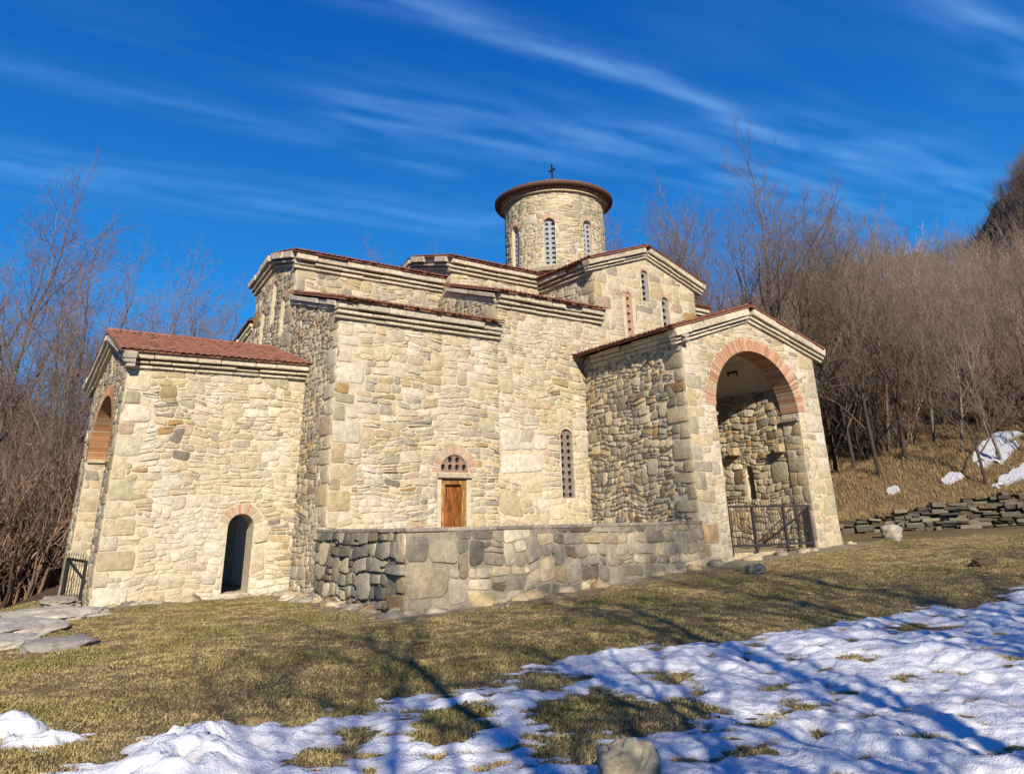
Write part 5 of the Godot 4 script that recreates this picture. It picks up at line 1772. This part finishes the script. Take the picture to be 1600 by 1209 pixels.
func build_hills() -> void:
	var mb := MB.new()
	var n := 40
	for j in n + 1:
		for i in n + 1:
			var x := lerpf(-190.0, 70.0, float(i) / n)
			var z := lerpf(-80.0, -300.0, float(j) / n)
			mb.add(Vector3(x, hill_left_y(x, z), z), Vector3(0, 0.8, 0.6), Color(0.10, 0.072, 0.05))
	for j in n:
		for i in n:
			var a := j * (n + 1) + i
			mb.face(a, a + 1, a + n + 2); mb.face(a, a + n + 2, a + n + 1)
	var h1 := obj("hill", mb.mesh(M.ground), self)
	tag(h1, "brown wooded hill far behind the trees on the left", "hill", "", "structure")
	var far_mesh := shrub_mesh(9, 8, 5.0, Color(0.13, 0.092, 0.075))
	var spots := []
	while spots.size() < 1500:
		var x := rnd(-110.0, 60.0)
		var z := rnd(-86.0, -230.0)
		var k := rnd(1.2, 2.2)
		spots.append(Transform3D(Basis(Vector3.UP, rnd(0, TAU)).scaled(Vector3(k, k, k)), Vector3(x, hill_left_y(x, z) - 0.3, z)))
	scatter("wood", "far bare wood covering the hill on the left", far_mesh, spots, [])
	# steep dark hill beyond the slope on the right
	var dm := MB.new()
	var c := Vector3(306, -20, -34)
	for j in 25:
		for i in 48:
			var a := TAU * i / 48.0
			var b := PI * 0.5 * j / 24.0
			var k := 1.0 + blot.get_noise_2d(cos(a) * 20.0 + 90.0, sin(a) * 20.0 + b * 20.0) * 0.12
			dm.add(c + Vector3(cos(a) * cos(b) * 85.0 * k, sin(b) * 152.0, sin(a) * cos(b) * 85.0 * k), Vector3(cos(a) * cos(b), sin(b), sin(a) * cos(b)), Color(0.075, 0.055, 0.05))
	for j in 24:
		for i in 48:
			var a := j * 48 + i
			var b := j * 48 + (i + 1) % 48
			dm.face(a, b, b + 48); dm.face(a, b + 48, a + 48)
	var h2 := obj("hill", dm.mesh(M.ground), self)
	tag(h2, "steep dark wooded hill rising at the right edge", "hill", "", "structure")
	var sp2 := []
	while sp2.size() < 1300:
		var a := rnd(PI * 0.45, PI * 1.55)
		var b := rnd(0.3, 1.45)
		var k2 := 1.0 + blot.get_noise_2d(cos(a) * 20.0 + 90.0, sin(a) * 20.0 + b * 20.0) * 0.12
		var k := rnd(0.9, 1.6)
		sp2.append(Transform3D(Basis(Vector3.UP, rnd(0, TAU)).scaled(Vector3(k, k, k)), c + Vector3(cos(a) * cos(b) * 85.0 * k2, sin(b) * 152.0 - 0.5, sin(a) * cos(b) * 85.0 * k2)))
	scatter("wood", "far bare wood covering the dark hill at the right edge", far_mesh, sp2, [])

# ---------------------------------------------------------------- sky: thin cirrus drawn on a layer high above
func cirrus() -> ImageTexture:
	var w := 2048
	var h := 1024
	var f := FastNoiseLite.new()
	f.seed = 77
	f.frequency = 1.0
	f.fractal_octaves = 4
	var streaks := [
		[Vector2(0.20, -1.22), Vector2(0.53, -1.16), Vector2(1.19, -1.09), Vector2(1.84, -1.11), Vector2(2.54, -0.98), Vector2(3.6, -0.95), 0.05, 0.75],
		[Vector2(0.71, -1.63), Vector2(1.09, -1.50), Vector2(1.53, -1.31), Vector2(2.49, -1.34), 0.17, 0.5],
		[Vector2(-1.0, -2.5), Vector2(-0.05, -2.44), Vector2(0.65, -2.32), Vector2(1.39, -2.08), 0.16, 0.30],
		[Vector2(-0.8, -1.95), Vector2(-0.09, -1.87), Vector2(0.41, -1.83), Vector2(1.06, -1.80), 0.07, 0.3],
		[Vector2(1.45, -0.50), Vector2(1.95, -0.53), Vector2(2.6, -0.5), 0.06, 0.6],
		[Vector2(1.59, -1.13), Vector2(2.13, -0.97), Vector2(2.65, -0.97), Vector2(3.5, -1.0), 0.13, 0.45]]
	var out := PackedByteArray()
	out.resize(w * h * 4)
	out.fill(0)
	for py in h / 2:
		var el := (0.5 - (py + 0.5) / h) * PI
		var t := cos(el) / maxf(sin(el), 0.02)
		var horizon_fade := clampf((sin(el) - 0.03) * 6.0, 0.0, 1.0)
		for px in w:
			var az := (px + 0.5) / w * TAU
			# the first column looks north
			var q := Vector2(sin(az) * t, -cos(az) * t)
			var a := 0.0
			if q.x > -1.5 and q.x < 4.0 and q.y < -0.2 and q.y > -3.0:
				for s in streaks:
					var m: int = s.size()
					var wd: float = s[m - 2]
					for i in m - 3:
						var c := Geometry2D.get_closest_point_to_segment(q, s[i], s[i + 1])
						var d := q.distance_to(c) / wd
						if d < 2.5:
							a = maxf(a, float(s[m - 1]) * exp(-d * d))
			var fib := f.get_noise_2d(q.x * 1.6 + q.y * 0.4, q.y * 9.0 - q.x * 1.6)
			var veil := f.get_noise_2d(q.x * 0.5 + 30.0, q.y * 1.3)
			var al := a * clampf(0.65 + fib * 1.3, 0.0, 1.4) + clampf(veil * 0.35 + fib * 0.10 - 0.04, 0.0, 0.3) * 0.6
			al = clampf(al * horizon_fade, 0.0, 1.0)
			var k := (py * w + px) * 4
			out[k] = 255; out[k + 1] = 255; out[k + 2] = 255
			out[k + 3] = int(al * 255.0)
	return ImageTexture.create_from_image(Image.create_from_data(w, h, false, Image.FORMAT_RGBA8, out))

func _ready() -> void:
	rng.seed = 20240
	for q in [[warp, 3, 1.0, 2], [blot, 8, 0.35, 3], [fine, 12, 1.0, 3]]:
		q[0].seed = q[1]
		q[0].noise_type = FastNoiseLite.TYPE_SIMPLEX_SMOOTH
		q[0].frequency = q[2]
		q[0].fractal_octaves = q[3]
	# ---- camera: a lens shifted down, tilted up
	var cam := Camera3D.new()
	cam.name = "camera"
	var right := Vector3(0.81, 0, 0.586)
	var yaw := 0.6261
	var pitch := 0.3749
	var roll := -0.0214
	var fwd := Vector3(sin(yaw) * cos(pitch), sin(pitch), -cos(yaw) * cos(pitch))
	right = Vector3(cos(yaw), 0, sin(yaw))
	var up := right.cross(fwd)
	var r2 := right * cos(roll) + up * sin(roll)
	var u2 := -right * sin(roll) + up * cos(roll)
	cam.transform = Transform3D(Basis(r2, u2, -fwd), Vector3(-9.0408, 0.1057, 21.8376))
	cam.projection = Camera3D.PROJECTION_FRUSTUM
	cam.near = 0.1
	cam.far = 1500.0
	cam.size = 1209.0 / 1179.09 * cam.near
	cam.frustum_offset = Vector2(0, -254.5 / 1179.09 * cam.near)
	add_child(cam)
	cam.current = true
	# ---- sky, sun, exposure
	var env := Environment.new()
	env.background_mode = Environment.BG_SKY
	var sky := Sky.new()
	var sm := ProceduralSkyMaterial.new()
	sm.sky_top_color = Color(0.0, 0.247, 0.561)
	sm.sky_horizon_color = Color(0.22, 0.63, 0.91)
	sm.sky_curve = 0.22
	sm.ground_bottom_color = Color(0.25, 0.22, 0.17)
	sm.ground_horizon_color = Color(0.40, 0.42, 0.42)
	sm.sky_cover = cirrus()
	sm.sky_cover_modulate = Color(0.30, 0.38, 0.41)
	sm.sun_angle_max = 3.0
	sky.sky_material = sm
	env.sky = sky
	env.tonemap_mode = Environment.TONE_MAPPER_LINEAR
	env.tonemap_exposure = 1.5
	env.sdfgi_enabled = true
	env.ssao_enabled = true
	env.ssil_enabled = true
	var we := WorldEnvironment.new()
	we.name = "environment"
	we.environment = env
	add_child(we)
	var sun := DirectionalLight3D.new()
	sun.name = "sun"
	sun.light_color = Color(1.0, 0.95, 0.86)
	sun.light_energy = 1.5
	sun.light_angular_distance = 0.5
	sun.shadow_enabled = true
	add_child(sun)
	sun.look_at_from_position(Vector3.ZERO, Vector3(0.50, -0.58, -1.0), Vector3.UP)
	make_materials()
	print("materials ", Time.get_ticks_msec())
	make_snow_field()
	build_ground()
	build_hills()
	print("ground ", Time.get_ticks_msec())
	build_church()
	print("church ", Time.get_ticks_msec())
	build_terrace()
	build_gates()
	build_field_wall()
	print("walls ", Time.get_ticks_msec())
	build_trees()
	print("trees ", Time.get_ticks_msec())
	build_snow()
	build_rocks()
	build_grass()
	for k in kinds:
		k.free()
	print("done ", Time.get_ticks_msec())
